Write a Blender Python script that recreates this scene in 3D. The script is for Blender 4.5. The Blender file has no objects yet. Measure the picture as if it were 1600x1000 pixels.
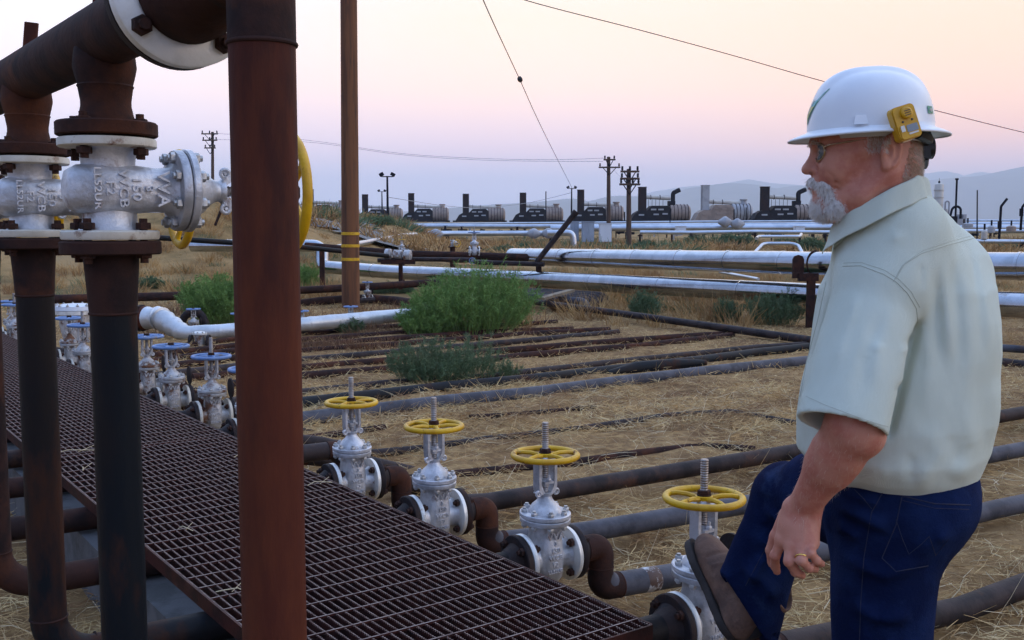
import bpy, math, random
import numpy as np
from mathutils import Vector, Matrix, noise as mnoise
from mathutils.bvhtree import BVHTree
random.seed(7); rng = np.random.default_rng(7)
S = bpy.context.scene
COL = S.collection
# ------------------------------------------------------------ camera
FPX = 1600.0; PITCH = math.atan(145/1600); CH = 1.53
cam_d = bpy.data.cameras.new('camera'); cam = bpy.data.objects.new('camera', cam_d); COL.objects.link(cam)
cam.location = (0, 0, CH); cam.rotation_euler = (math.pi/2 - PITCH, 0, 0)
cam_d.sensor_width = 36; cam_d.lens = 36*FPX/1600; cam_d.clip_start = 0.05; cam_d.clip_end = 40000
S.camera = cam
# ------------------------------------------------------------ sky (dusk gradient by direction) and sun
def lin(c):
    return tuple(((v/255)/12.92 if v/255 <= 0.04045 else ((v/255+0.055)/1.055)**2.4) for v in c[:3])
W = bpy.data.worlds.new('World'); S.world = W; W.use_nodes = True
nt = W.node_tree; nt.nodes.clear()
def wn(t, **k):
    n = nt.nodes.new(t)
    for a, b in k.items(): setattr(n, a, b)
    return n
out = wn('ShaderNodeOutputWorld'); bg = wn('ShaderNodeBackground'); tc = wn('ShaderNodeTexCoord')
sep = wn('ShaderNodeSeparateXYZ'); nt.links.new(tc.outputs['Generated'], sep.inputs[0])
def wm(op, a, b=None, c=None):
    n = wn('ShaderNodeMath', operation=op)
    for i, v in enumerate((a, b, c)):
        if v is None: continue
        if isinstance(v, (int, float)): n.inputs[i].default_value = v
        else: nt.links.new(v, n.inputs[i])
    return n.outputs[0]
# large soft streaks of thin cloud bend the elevation a little
nz = wn('ShaderNodeTexNoise'); nz.inputs['Scale'].default_value = 2.2; nz.inputs['Detail'].default_value = 5
mp = wn('ShaderNodeMapping'); mp.inputs['Scale'].default_value = (1, 1, 9)
nt.links.new(tc.outputs['Generated'], mp.inputs[0]); nt.links.new(mp.outputs[0], nz.inputs[0])
elev = wm('ADD', sep.outputs[2], wm('MULTIPLY', wm('SUBTRACT', nz.outputs[0], 0.5), 0.035))
horiz = wm('SQRT', wm('ADD', wm('MULTIPLY', sep.outputs[0], sep.outputs[0]), wm('MULTIPLY', sep.outputs[1], sep.outputs[1])))
az = wm('DIVIDE', wm('ADD', wm('MULTIPLY', sep.outputs[0], 0.80), wm('MULTIPLY', sep.outputs[1], 0.60)), wm('MAXIMUM', horiz, 0.02))
def ramp(stops, fac):
    r = wn('ShaderNodeValToRGB'); e = r.color_ramp.elements
    while len(e) > 1: e.remove(e[-1])
    for i, (p, col) in enumerate(stops):
        q = e[0] if i == 0 else e.new(p)
        q.position = p; q.color = (*lin(col), 1)
    nt.links.new(fac, r.inputs[0]); return r.outputs[0]
ef = wm('MULTIPLY', elev, 1.0)
left = ramp([(0.0, (168, 178, 208)), (0.03, (203, 208, 228)), (0.07, (226, 210, 220)), (0.13, (230, 209, 206)), (0.20, (206, 205, 213)), (0.30, (196, 208, 230)), (0.55, (180, 204, 242)), (1.0, (138, 166, 216))], ef)
mid = ramp([(0.0, (176, 178, 208)), (0.03, (214, 200, 222)), (0.075, (242, 200, 198)), (0.13, (243, 204, 174)), (0.19, (222, 197, 170)), (0.26, (203, 195, 184)), (0.45, (196, 213, 240)), (1.0, (138, 166, 216))], ef)
right = ramp([(0.0, (206, 176, 192)), (0.04, (242, 184, 176)), (0.08, (255, 184, 132)), (0.12, (243, 190, 140)), (0.18, (222, 187, 148)), (0.25, (206, 187, 162)), (0.45, (214, 220, 234)), (1.0, (138, 166, 216))], ef)
def mr(v, a, b):
    n = wn('ShaderNodeMapRange', interpolation_type='SMOOTHSTEP'); nt.links.new(v, n.inputs[0])
    n.inputs[1].default_value = a; n.inputs[2].default_value = b; return n.outputs[0]
def mix(f, a, b):
    n = wn('ShaderNodeMix', data_type='RGBA'); nt.links.new(f, n.inputs[0]); nt.links.new(a, n.inputs[6]); nt.links.new(b, n.inputs[7]); return n.outputs[2]
c1 = mix(mr(az, 0.15, 0.62), left, mid); c2 = mix(mr(az, 0.60, 0.92), c1, right)
back = ramp([(0.0, (84, 88, 112)), (0.1, (104, 108, 136)), (0.3, (108, 126, 160)), (1.0, (132, 160, 208))], ef)
c3 = mix(mr(az, 0.12, -0.45), c2, back)
nt.links.new(c3, bg.inputs[0]); bg.inputs[1].default_value = 2.4; nt.links.new(bg.outputs[0], out.inputs[0])
sun_d = bpy.data.lights.new('sun', 'SUN'); sun_d.energy = 0.5; sun_d.angle = math.radians(14); sun_d.color = (1.0, 0.80, 0.62)
sun = bpy.data.objects.new('sun', sun_d); COL.objects.link(sun)
sd = Vector((0.93, -0.28, 0.22)).normalized()
sun.rotation_euler = sd.to_track_quat('Z', 'Y').to_euler()
S.view_settings.view_transform = 'Standard'; S.view_settings.look = 'None'
S.view_settings.exposure = 0.0; S.view_settings.gamma = 1.0; S.view_settings.use_curve_mapping = False
S.cycles.max_bounces = 6; S.cycles.volume_bounces = 3; S.cycles.transparent_max_bounces = 6

# ------------------------------------------------------------ photo measurements -> places
_c, _s = math.cos(PITCH), math.sin(PITCH)
def ray(px, py):
    a = px-800; b = 500-py
    return Vector((a, FPX*_c + b*_s, -FPX*_s + b*_c))
def at(px, py, d):
    r = ray(px, py); k = d/r.y; return Vector((r.x*k, d, CH + r.z*k))
def atz(px, py, z):
    r = ray(px, py); k = (z-CH)/r.z; return Vector((r.x*k, r.y*k, z))
def proj(P):
    z = P[2]-CH; zc = P[1]*_c - z*_s; yc = P[1]*_s + z*_c
    return (800+FPX*P[0]/zc, 500-FPX*yc/zc)
U = Vector((-.603, .798, 0)); M = Vector((.847, .531, 0)).normalized()
MANG = math.atan2(M.y, M.x)
def along(P, D, px, py):
    """point on the level line P + t*D seen in column px; its height from row py"""
    r = ray(px, py); t = (P.x*r.y - P.y*r.x)/(D.y*r.x - D.x*r.y)
    q = P + D*t; return Vector((q.x, q.y, CH + r.z*q.y/r.y))

# ------------------------------------------------------------ materials
def lc(c): return (*lin(c), 1) if max(c) > 1.001 else (*c, 1)
MATS = {}
def mat(name, base, c2=None, c3=None, rough=.6, metal=0.0, scale=6, stretch=(1, 1, 1), bump=.15, bscale=40, edge=(.45, .6), edge3=(.58, .7), scale3=2.5, rough2=None, coord='Object', rnd=True, spec=.5, emit=None, bdist=.004, trans=0, sheen=0, metal2=None, weave=None, subsurf=0, seg=None):
    m = bpy.data.materials.new(name); m.use_nodes = True; t = m.node_tree; N = t.nodes; L = t.links
    b = N['Principled BSDF']; b.inputs['Roughness'].default_value = rough; b.inputs['Metallic'].default_value = metal
    b.inputs['Specular IOR Level'].default_value = spec
    if sheen: b.inputs['Sheen Weight'].default_value = sheen
    if subsurf: b.inputs['Subsurface Weight'].default_value = subsurf; b.inputs['Subsurface Radius'].default_value = (.012, .005, .003)
    tc = N.new('ShaderNodeTexCoord'); mp = N.new('ShaderNodeMapping'); mp.inputs['Scale'].default_value = stretch
    L.new(tc.outputs[coord], mp.inputs[0]); vec = mp.outputs[0]
    if rnd:
        oi = N.new('ShaderNodeObjectInfo'); ad = N.new('ShaderNodeVectorMath'); ad.operation = 'MULTIPLY_ADD'
        cb = N.new('ShaderNodeCombineXYZ')
        for i in range(3): L.new(oi.outputs['Random'], cb.inputs[i])
        L.new(cb.outputs[0], ad.inputs[0]); ad.inputs[1].default_value = (37, 53, 71); L.new(vec, ad.inputs[2]); vec = ad.outputs[0]
    def nz(sc, det=6, ro=.6):
        n = N.new('ShaderNodeTexNoise'); n.inputs['Scale'].default_value = sc; n.inputs['Detail'].default_value = det; n.inputs['Roughness'].default_value = ro
        L.new(vec, n.inputs[0]); return n.outputs[0]
    def mrr(v, a, b_):
        n = N.new('ShaderNodeMapRange'); n.inputs[1].default_value = a; n.inputs[2].default_value = b_; L.new(v, n.inputs[0]); return n.outputs[0]
    def mx(f, a, b_):
        n = N.new('ShaderNodeMix'); n.data_type = 'RGBA'; L.new(f, n.inputs[0])
        for i, v in ((6, a), (7, b_)):
            if isinstance(v, tuple): n.inputs[i].default_value = v
            else: L.new(v, n.inputs[i])
        return n.outputs[2]
    col = lc(base)
    if c2 is not None:
        f = mrr(nz(scale), *edge); col = mx(f, col, lc(c2))
    if c3 is not None:
        f3 = mrr(nz(scale3, 10, .7), *edge3); col = mx(f3, col, lc(c3))
        if rough2 is not None:
            q = N.new('ShaderNodeMix'); L.new(f3, q.inputs[0]); q.inputs[2].default_value = rough; q.inputs[3].default_value = rough2; L.new(q.outputs[0], b.inputs['Roughness'])
        if metal2 is not None:
            q = N.new('ShaderNodeMix'); L.new(f3, q.inputs[0]); q.inputs[2].default_value = metal; q.inputs[3].default_value = metal2; L.new(q.outputs[0], b.inputs['Metallic'])
    if isinstance(col, tuple): b.inputs['Base Color'].default_value = col
    else: L.new(col, b.inputs['Base Color'])
    if emit: b.inputs['Emission Color'].default_value = lc(base); b.inputs['Emission Strength'].default_value = emit
    if bump:
        h = nz(bscale, 8, .6)
        if weave:
            wv = N.new('ShaderNodeTexWave'); wv.wave_type = 'BANDS'; wv.bands_direction = 'DIAGONAL'; wv.inputs['Scale'].default_value = weave; wv.inputs['Distortion'].default_value = .5
            L.new(tc.outputs[coord], wv.inputs[0]); q = N.new('ShaderNodeMath'); q.operation = 'MULTIPLY_ADD'; L.new(wv.outputs[1], q.inputs[0]); q.inputs[1].default_value = .06; L.new(h, q.inputs[2]); h = q.outputs[0]
        bp = N.new('ShaderNodeBump'); bp.inputs['Strength'].default_value = bump; bp.inputs['Distance'].default_value = bdist
        L.new(h, bp.inputs['Height']); L.new(bp.outputs[0], b.inputs['Normal'])
    MATS[name] = m; return m
mat('rust', (.042, .019, .015), (.020, .012, .012), (.10, .034, .016), rough=.82, scale=9, bump=.5, bscale=60, edge3=(.52, .68), scale3=3, spec=.16)
mat('rust_red', (.070, .017, .010), (.028, .010, .009), (.13, .036, .014), rough=.72, scale=5, stretch=(1, 1, .22), bump=.5, bscale=60, scale3=3, edge3=(.50, .68), spec=.16)
mat('black_paint', (.004, .007, .011), (.012, .009, .009), (.055, .020, .010), rough=.55, scale=4, stretch=(1, 1, .3), bump=.4, bscale=70, scale3=2.2, edge3=(.56, .66), rough2=.8, spec=.16)
mat('dark_pipe', (.042, .030, .029), (.017, .014, .016), (.095, .040, .022), rough=.6, scale=7, bump=.45, bscale=50, scale3=4, edge3=(.55, .7), spec=.16)
mat('grey_pipe', (.075, .076, .092), (.040, .042, .054), (.10, .055, .036), rough=.5, scale=6, bump=.4, bscale=50, scale3=3, edge3=(.6, .72), spec=.16)
mat('silver_paint', (.62, .63, .67), (.40, .41, .44), (.16, .07, .03), rough=.42, metal=.5, scale=13, bump=.7, bscale=110, scale3=11, edge3=(.58, .70), rough2=.8, metal2=0, bdist=.003)
mat('silver_rusty', (.50, .50, .51), (.36, .35, .34), (.13, .055, .025), rough=.5, metal=.35, scale=10, bump=.5, bscale=110, scale3=8, edge3=(.50, .62), rough2=.85, metal2=0)
mat('flaky_white', (.55, .56, .58), (.30, .28, .27), (.07, .035, .025), rough=.6, scale=30, bump=.3, bscale=80, scale3=22, edge3=(.44, .52))
mat('cream_edge', (.60, .57, .50), (.50, .46, .38), (.16, .06, .02), rough=.6, scale=12, bump=.3, bscale=80, scale3=14, edge3=(.56, .66))
mat('white_ring', (.72, .73, .72), (.60, .60, .58), (.25, .14, .07), rough=.4, metal=.3, scale=14, bump=.2, bscale=80, scale3=12, edge3=(.62, .72))
mat('flange_black', (.022, .018, .020), (.034, .022, .020), (.07, .03, .018), rough=.62, scale=14, bump=.4, bscale=90, scale3=9, edge3=(.55, .7), spec=.16)
mat('bolt_rust', (.05, .022, .016), (.03, .018, .016), (.10, .04, .02), rough=.75, scale=40, bump=.4, bscale=150, scale3=30, spec=.16)
mat('bolt_zinc', (.50, .51, .52), (.38, .38, .38), (.2, .12, .07), rough=.42, metal=.6, scale=40, bump=.2, bscale=150, scale3=30, edge3=(.6, .7))
mat('yellow_paint', (.66, .38, .003), (.55, .29, .003), (.12, .04, .012), rough=.42, scale=12, bump=.4, bscale=90, scale3=18, edge3=(.59, .66), rough2=.8)
mat('blue_paint', (.10, .19, .40), (.16, .25, .45), (.20, .18, .17), rough=.5, scale=14, bump=.3, bscale=90, scale3=15, edge3=(.56, .66))
mat('stem_steel', (.34, .31, .30), (.26, .21, .18), rough=.4, metal=.75, scale=30, bump=.1)
mat('grating_steel', (.060, .018, .014), (.030, .012, .011), (.10, .045, .035), rough=.55, scale=12, bump=.3, bscale=90, scale3=10, metal=.1, spec=.16)
mat('grating_edge', (.21, .155, .14), (.10, .055, .05), rough=.5, metal=.35, scale=30, bump=.2)
mat('jacket', (.46, .48, .52), (.38, .40, .43), (.26, .24, .23), rough=.15, metal=1.0, scale=2.5, bump=.12, bscale=5, scale3=2, edge3=(.62, .72), rough2=.45, bdist=.02)
mat('jacket_dull', (.62, .64, .66), (.50, .52, .54), (.30, .28, .27), rough=.42, metal=.6, scale=3, bump=.4, bscale=12, scale3=4, edge3=(.6, .75), bdist=.02)
mat('far_silver', (.50, .55, .62), (.40, .45, .52), rough=.32, metal=.85, scale=.8, bump=0)
mat('concrete', (.12, .12, .125), (.08, .08, .08), (.05, .042, .038), rough=.9, scale=8, bump=.6, bscale=90, scale3=4)
mat('pole_wood', (.17, .068, .026), (.10, .04, .018), (.035, .02, .014), rough=.85, scale=9, stretch=(1, 1, .06), bump=.8, bscale=30, scale3=14, edge3=(.55, .7), bdist=.01)
mat('plank_wood', (.26, .20, .13), (.18, .13, .09), rough=.85, scale=9, stretch=(1, .2, 1), bump=.5)
mat('weathered_wood', (.075, .045, .032), (.05, .032, .026), rough=.9, scale=2, stretch=(1, 1, .1), bump=0)
mat('cable_black', (.012, .012, .014), rough=.5, bump=0)
mat('far_dark', (.010, .011, .018), (.018, .018, .025), rough=.6, scale=.7, bump=0, spec=.02)
mat('stack_rust', (.028, .015, .016), (.015, .012, .017), rough=.7, scale=.6, bump=0, spec=.02)
mat('far_tan', (.30, .235, .20), (.22, .17, .145), (.12, .08, .07), rough=.6, scale=.8, bump=0, scale3=1.1)
mat('far_grey', (.36, .37, .40), (.28, .29, .32), rough=.6, scale=1, bump=0)
mat('cabinet_grey', (.30, .35, .42), (.26, .30, .37), rough=.5, scale=2, bump=0)
mat('cap_white', (.62, .66, .72), rough=.45, bump=0)
mat('vessel_cream', (.52, .50, .46), (.44, .41, .37), rough=.5, scale=.7, bump=0)
mat('hat_white', (.74, .77, .80), (.70, .73, .77), rough=.28, scale=8, bump=.03, bscale=60, rnd=False)
mat('hat_under', (.55, .55, .56), rough=.5, bump=0)
mat('shirt', (.64, .70, .61), (.60, .66, .57), rough=.88, scale=5, stretch=(1, 1, .45), bump=.55, bscale=8, sheen=.1, rnd=False, weave=380, bdist=.014, spec=.1)
mat('thread', (.46, .49, .41), rough=.9, bump=0)
mat('button', (.55, .52, .45), rough=.3, bump=0)
mat('denim', (.004, .009, .038), (.008, .018, .065), (.030, .05, .115), rough=.88, scale=7, bump=.5, bscale=160, rnd=False, weave=500, scale3=6, edge3=(.6, .8), spec=.05)
mat('denim_seam', (.008, .014, .045), (.022, .022, .04), rough=.9, scale=60, bump=0)
mat('skin', (.52, .225, .155), (.46, .16, .11), (.54, .23, .16), rough=.5, scale=22, bump=.35, bscale=160, rnd=False, subsurf=.10, scale3=60, edge3=(.5, .72), bdist=.0015, spec=.4)
mat('beard_base', (.50, .44, .41), (.72, .68, .65), rough=.9, scale=60, bump=0)
mat('sock', (.02, .02, .025), rough=.9, bump=0)
mat('lips', (.36, .13, .11), rough=.45, bump=0)
mat('hair_white', (.80, .77, .74), rough=.6, bump=0)
mat('hair_sandy', (.50, .38, .26), (.62, .54, .46), rough=.6, scale=40, bump=0)
mat('eye', (.6, .57, .55), rough=.15, bump=0)
mat('iris', (.05, .07, .09), rough=.1, bump=0)
mat('boot', (.13, .066, .042), (.08, .042, .030), (.19, .11, .075), rough=.82, scale=14, bump=.4, bscale=120, rnd=False, scale3=10, edge3=(.52, .7))
mat('boot_sole', (.02, .014, .012), (.035, .024, .02), rough=.8, scale=20, bump=.4)
mat('lace', (.05, .03, .022), rough=.9, bump=0)
mat('gold', (.83, .58, .18), rough=.22, metal=1, bump=0)
mat('frame_metal', (.42, .30, .18), rough=.25, metal=.9, bump=0)
mat('black_plastic', (.012, .012, .013), rough=.4, bump=0)
mat('detector_yellow', (.60, .32, .006), (.52, .27, .006), rough=.45, scale=40, bump=.05)
mat('lcd', (.20, .23, .26), rough=.2, bump=0)
mat('label_white', (.62, .62, .58), rough=.4, bump=0)
mat('sticker_green', (.02, .19, .12), (.03, .25, .17), rough=.35, scale=40, bump=0)
mat('sticker_teal', (.05, .33, .36), (.12, .42, .45), rough=.35, scale=60, bump=0)
mat('sticker_gold', (.45, .44, .12), rough=.35, bump=0)
mat('straw', (.60, .40, .175), (.74, .57, .29), (.25, .135, .065), rough=.9, scale=5, bump=0, rnd=False, scale3=1.6, edge3=(.48, .62))
mat('straw_pale', (.66, .53, .33), rough=.8, bump=0)
mat('dry_grass', (.42, .25, .095), (.54, .35, .145), (.24, .13, .06), rough=.9, scale=2.2, bump=0, rnd=False, scale3=.7, edge3=(.48, .62))
mat('brown_weed', (.17, .085, .045), (.26, .15, .08), rough=.9, scale=4, bump=0)
mat('weed_green', (.14, .25, .055), (.19, .31, .08), (.17, .24, .11), rough=.85, scale=5, bump=0, scale3=3, edge3=(.55, .7))
mat('weed_dark', (.095, .155, .070), (.12, .17, .085), (.16, .15, .08), rough=.85, scale=5, bump=0, scale3=3, edge3=(.6, .7))
# glass for the spectacles
g = mat('glass', (.9, .93, .93), rough=.02, bump=0); g.node_tree.nodes['Principled BSDF'].inputs['Transmission Weight'].default_value = .9
g.node_tree.nodes['Principled BSDF'].inputs['IOR'].default_value = 1.12
# ground: packed dirt under litter, greener and greyer far out
def ground_mat():
    m = bpy.data.materials.new('ground_dirt'); m.use_nodes = True; t = m.node_tree; N = t.nodes; L = t.links
    b = N['Principled BSDF']; b.inputs['Roughness'].default_value = .95; b.inputs['Specular IOR Level'].default_value = .1
    tc = N.new('ShaderNodeTexCoord')
    def nz(sc, d=8, r=.62):
        n = N.new('ShaderNodeTexNoise'); n.inputs['Scale'].default_value = sc; n.inputs['Detail'].default_value = d; n.inputs['Roughness'].default_value = r; L.new(tc.outputs['Object'], n.inputs[0]); return n.outputs[0]
    def ramp(v, st):
        r = N.new('ShaderNodeValToRGB'); e = r.color_ramp.elements
        while len(e) > 1: e.remove(e[-1])
        for i, (p, c) in enumerate(st):
            q = e[0] if i == 0 else e.new(p); q.position = p; q.color = (*c, 1)
        L.new(v, r.inputs[0]); return r.outputs[0]
    def mx(f, a, c):
        n = N.new('ShaderNodeMix'); n.data_type = 'RGBA'; L.new(f, n.inputs[0]); L.new(a, n.inputs[6]); L.new(c, n.inputs[7]); return n.outputs[2]
    near = ramp(nz(9, 10, .75), [(.30, (.085, .045, .022)), (.46, (.20, .112, .048)), (.60, (.44, .28, .12)), (.8, (.60, .43, .22))])
    patch = ramp(nz(1.1, 5), [(.40, (.12, .064, .034)), (.60, (.42, .27, .125))])
    nearc = mx(ramp(nz(2.3, 4), [(.35, (.15,)*3), (.65, (.75,)*3)]), near, patch)
    far = ramp(nz(.22, 9, .7), [(.34, (.075, .078, .034)), (.44, (.18, .12, .05)), (.56, (.36, .225, .095)), (.75, (.26, .19, .115))])
    sp = N.new('ShaderNodeSeparateXYZ'); L.new(tc.outputs['Object'], sp.inputs[0])
    mr = N.new('ShaderNodeMapRange'); L.new(sp.outputs[1], mr.inputs[0]); mr.inputs[1].default_value = 14; mr.inputs[2].default_value = 26
    L.new(mx(mr.outputs[0], nearc, far), b.inputs['Base Color'])
    bp = N.new('ShaderNodeBump'); bp.inputs['Strength'].default_value = .9; bp.inputs['Distance'].default_value = .03; L.new(nz(14, 10, .7), bp.inputs['Height']); L.new(bp.outputs[0], b.inputs['Normal'])
    return m
MATS['ground'] = ground_mat()
mat('gravel', (.16, .155, .15), (.21, .20, .19), (.12, .11, .10), rough=.95, scale=3, bump=.5, bscale=20, scale3=1, rnd=False)
mat('mountain', (.085, .09, .085), (.05, .058, .06), (.13, .12, .10), rough=1, scale=.0035, bump=0, scale3=.0012, rnd=False, spec=0)

# ------------------------------------------------------------ mesh building
class MB:
    def __init__(s): s.v = []; s.f = []; s.m = []; s.cur = 0
    def add(s, vs, fs):
        n = len(s.v); s.v += [tuple(v) for v in vs]; s.f += [tuple(i+n for i in f) for f in fs]; s.m += [s.cur]*len(fs); return s
    def box(s, c, size, R=None):
        x, y, z = [q/2 for q in size]; c = Vector(c)
        vs = [Vector(p) for p in ((-x, -y, -z), (x, -y, -z), (x, y, -z), (-x, y, -z), (-x, -y, z), (x, -y, z), (x, y, z), (-x, y, z))]
        if R is not None: vs = [R @ v for v in vs]
        return s.add([v+c for v in vs], [(0, 3, 2, 1), (4, 5, 6, 7), (0, 1, 5, 4), (1, 2, 6, 5), (2, 3, 7, 6), (3, 0, 4, 7)])
    def lathe(s, prof, o=(0, 0, 0), ax=(0, 0, 1), n=24, ref=None, cap=True, ell=(1, 1)):
        """prof: [(t along axis, radius)]"""
        o = Vector(o); ax = Vector(ax).normalized()
        a = Vector(ref) if ref is not None else (Vector((0, 0, 1)) if abs(ax.z) < .9 else Vector((1, 0, 0)))
        a = (a - ax*a.dot(ax)).normalized(); b = ax.cross(a)
        vs = []; fs = []
        for t, r in prof:
            for k in range(n):
                th = 2*math.pi*k/n; vs.append(o + ax*t + a*(r*math.cos(th)*ell[0]) + b*(r*math.sin(th)*ell[1]))
        for i in range(len(prof)-1):
            for k in range(n):
                k2 = (k+1) % n; fs.append((i*n+k, i*n+k2, (i+1)*n+k2, (i+1)*n+k))
        if cap:
            fs.append(tuple(range(n-1, -1, -1))); fs.append(tuple((len(prof)-1)*n+k for k in range(n)))
        return s.add(vs, fs)
    def cyl(s, p, q, r, r2=None, n=16):
        p = Vector(p); q = Vector(q); L = (q-p).length
        return s.lathe([(0, r), (L, r if r2 is None else r2)], p, q-p, n)
    def tube(s, pts, r, n=12, cap=True, rs=None):
        pts = [Vector(p) for p in pts]; N = len(pts); vs = []; fs = []
        T = [(pts[min(i+1, N-1)]-pts[max(i-1, 0)]).normalized() for i in range(N)]
        a = Vector((0, 0, 1)) if abs(T[0].z) < .9 else Vector((1, 0, 0))
        for i in range(N):
            a = (a - T[i]*a.dot(T[i])).normalized(); b = T[i].cross(a); rr = rs[i] if rs else r
            # mitre so that a bend keeps its bore
            for k in range(n):
                th = 2*math.pi*k/n; vs.append(pts[i] + a*(rr*math.cos(th)) + b*(rr*math.sin(th)))
        for i in range(N-1):
            for k in range(n):
                k2 = (k+1) % n; fs.append((i*n+k, i*n+k2, (i+1)*n+k2, (i+1)*n+k))
        if cap: fs.append(tuple(range(n-1, -1, -1))); fs.append(tuple((N-1)*n+k for k in range(n)))
        return s.add(vs, fs)
    def torus(s, c, ax, R, r, n=36, m=10, arc=None):
        c = Vector(c); ax = Vector(ax).normalized()
        a = Vector((1, 0, 0)) if abs(ax.x) < .9 else Vector((0, 1, 0)); a = (a-ax*a.dot(ax)).normalized(); b = ax.cross(a)
        vs = []; fs = []
        for i in range(n):
            th = 2*math.pi*i/n; d = a*math.cos(th)+b*math.sin(th)
            for j in range(m):
                ph = 2*math.pi*j/m; vs.append(c + d*(R+r*math.cos(ph)) + ax*(r*math.sin(ph)))
        for i in range(n):
            for j in range(m): fs.append((i*m+j, ((i+1) % n)*m+j, ((i+1) % n)*m+(j+1) % m, i*m+(j+1) % m))
        return s.add(vs, fs)
    def sphere(s, c, r, n=16, m=10, sc=(1, 1, 1), R=None):
        vs = []; fs = []; c = Vector(c)
        for i in range(m+1):
            ph = math.pi*i/m
            for k in range(n):
                th = 2*math.pi*k/n; v = Vector((r*sc[0]*math.sin(ph)*math.cos(th), r*sc[1]*math.sin(ph)*math.sin(th), r*sc[2]*math.cos(ph)))
                vs.append(c + (R @ v if R is not None else v))
        for i in range(m):
            for k in range(n): fs.append((i*n+k, (i+1)*n+k, (i+1)*n+(k+1) % n, i*n+(k+1) % n))
        return s.add(vs, fs)
    def hexbolt(s, o, ax, r=.014, h=.012, stud=.006, sr=.008, ref=None):
        o = Vector(o); ax = Vector(ax).normalized()
        s.lathe([(0, r*.93), (h*.12, r), (h*.88, r), (h, r*.9)], o, ax, 6, ref)
        if stud: s.lathe([(h, sr), (h+stud, sr)], o, ax, 8)
        return s
    def prism(s, poly, o, X, Y, depth):
        o = Vector(o); X = Vector(X); Y = Vector(Y); Z = X.cross(Y).normalized(); n = len(poly)
        vs = [o+X*p[0]+Y*p[1] for p in poly]+[o+X*p[0]+Y*p[1]+Z*depth for p in poly]
        fs = [tuple(range(n-1, -1, -1)), tuple(range(n, 2*n))]+[(i, (i+1) % n, n+(i+1) % n, n+i) for i in range(n)]
        return s.add(vs, fs)
    def mesh(s, name, mats, ang=38, smooth=True):
        me = bpy.data.meshes.new(name); me.from_pydata(s.v, [], s.f)
        ms = mats if isinstance(mats, (list, tuple)) else [mats]
        for x in ms: me.materials.append(MATS[x] if isinstance(x, str) else x)
        if len(ms) > 1: me.polygons.foreach_set('material_index', s.m)
        if smooth:
            me.shade_smooth(); me.set_sharp_from_angle(angle=math.radians(ang))
        me.validate(); return me
    def obj(s, name, mats, parent=None, ang=38, smooth=True, **k):
        return link(name, s.mesh(name, mats, ang, smooth), parent, **k)
def link(name, data, parent=None, loc=None, label=None, cat=None, group=None, kind=None):
    o = bpy.data.objects.new(name, data); COL.objects.link(o)
    if parent is not None: o.parent = parent
    if loc is not None: o.location = loc
    tag(o, label, cat, group, kind); return o
def tag(o, label=None, cat=None, group=None, kind=None):
    for k, v in (('label', label), ('category', cat), ('group', group), ('kind', kind)):
        if v: o[k] = v
    return o
def thing(name, label, cat, loc=(0, 0, 0), rz=0, group=None):
    o = link(name, None, None, loc, label, cat, group); o.rotation_euler = (0, 0, rz); o.empty_display_size = .05; return o
KIDS = {}
def copy_tree(o, parent=None, label=None):
    if not KIDS.get('built'): pass
    c = o.copy(); COL.objects.link(c)
    if parent is not None: c.parent = parent
    if label: c['label'] = label
    for ch in list(o.children): copy_tree(ch, c)
    return c
def bend(pts, R, n=8):
    """polyline with rounded corners of radius R (float or list)"""
    pts = [Vector(p) for p in pts]; o = [pts[0]]
    for i in range(1, len(pts)-1):
        a = (pts[i-1]-pts[i]).normalized(); b = (pts[i+1]-pts[i]).normalized(); r = R[i-1] if isinstance(R, (list, tuple)) else R
        ang = a.angle(b)
        if ang > math.pi-.02 or r <= 0: o.append(pts[i]); continue
        t = r/math.tan(ang/2); t = min(t, .49*(pts[i-1]-pts[i]).length, .49*(pts[i+1]-pts[i]).length); rr = t*math.tan(ang/2)
        cdir = (a+b).normalized(); c = pts[i]+cdir*(rr/math.sin(ang/2)); p0 = pts[i]+a*t-c; p1 = pts[i]+b*t-c
        tot = p0.angle(p1); ax = p0.cross(p1).normalized()
        for k in range(n+1): o.append(c + Matrix.Rotation(tot*k/n, 3, ax) @ p0)
    o.append(pts[-1]); return o
def textmesh(name, body, size, depth, material, spacing=1.0):
    cu = bpy.data.curves.new(name, 'FONT'); cu.body = body; cu.size = size; cu.extrude = depth; cu.align_x = 'CENTER'; cu.align_y = 'CENTER'; cu.bevel_depth = size*.02; cu.resolution_u = 3; cu.space_character = spacing
    o = bpy.data.objects.new(name, cu); COL.objects.link(o); bpy.context.view_layer.update()
    me = bpy.data.meshes.new_from_object(o.evaluated_get(bpy.context.evaluated_depsgraph_get()))
    bpy.data.objects.remove(o); me.materials.clear(); me.materials.append(MATS[material]); me.name = name; return me
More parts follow.
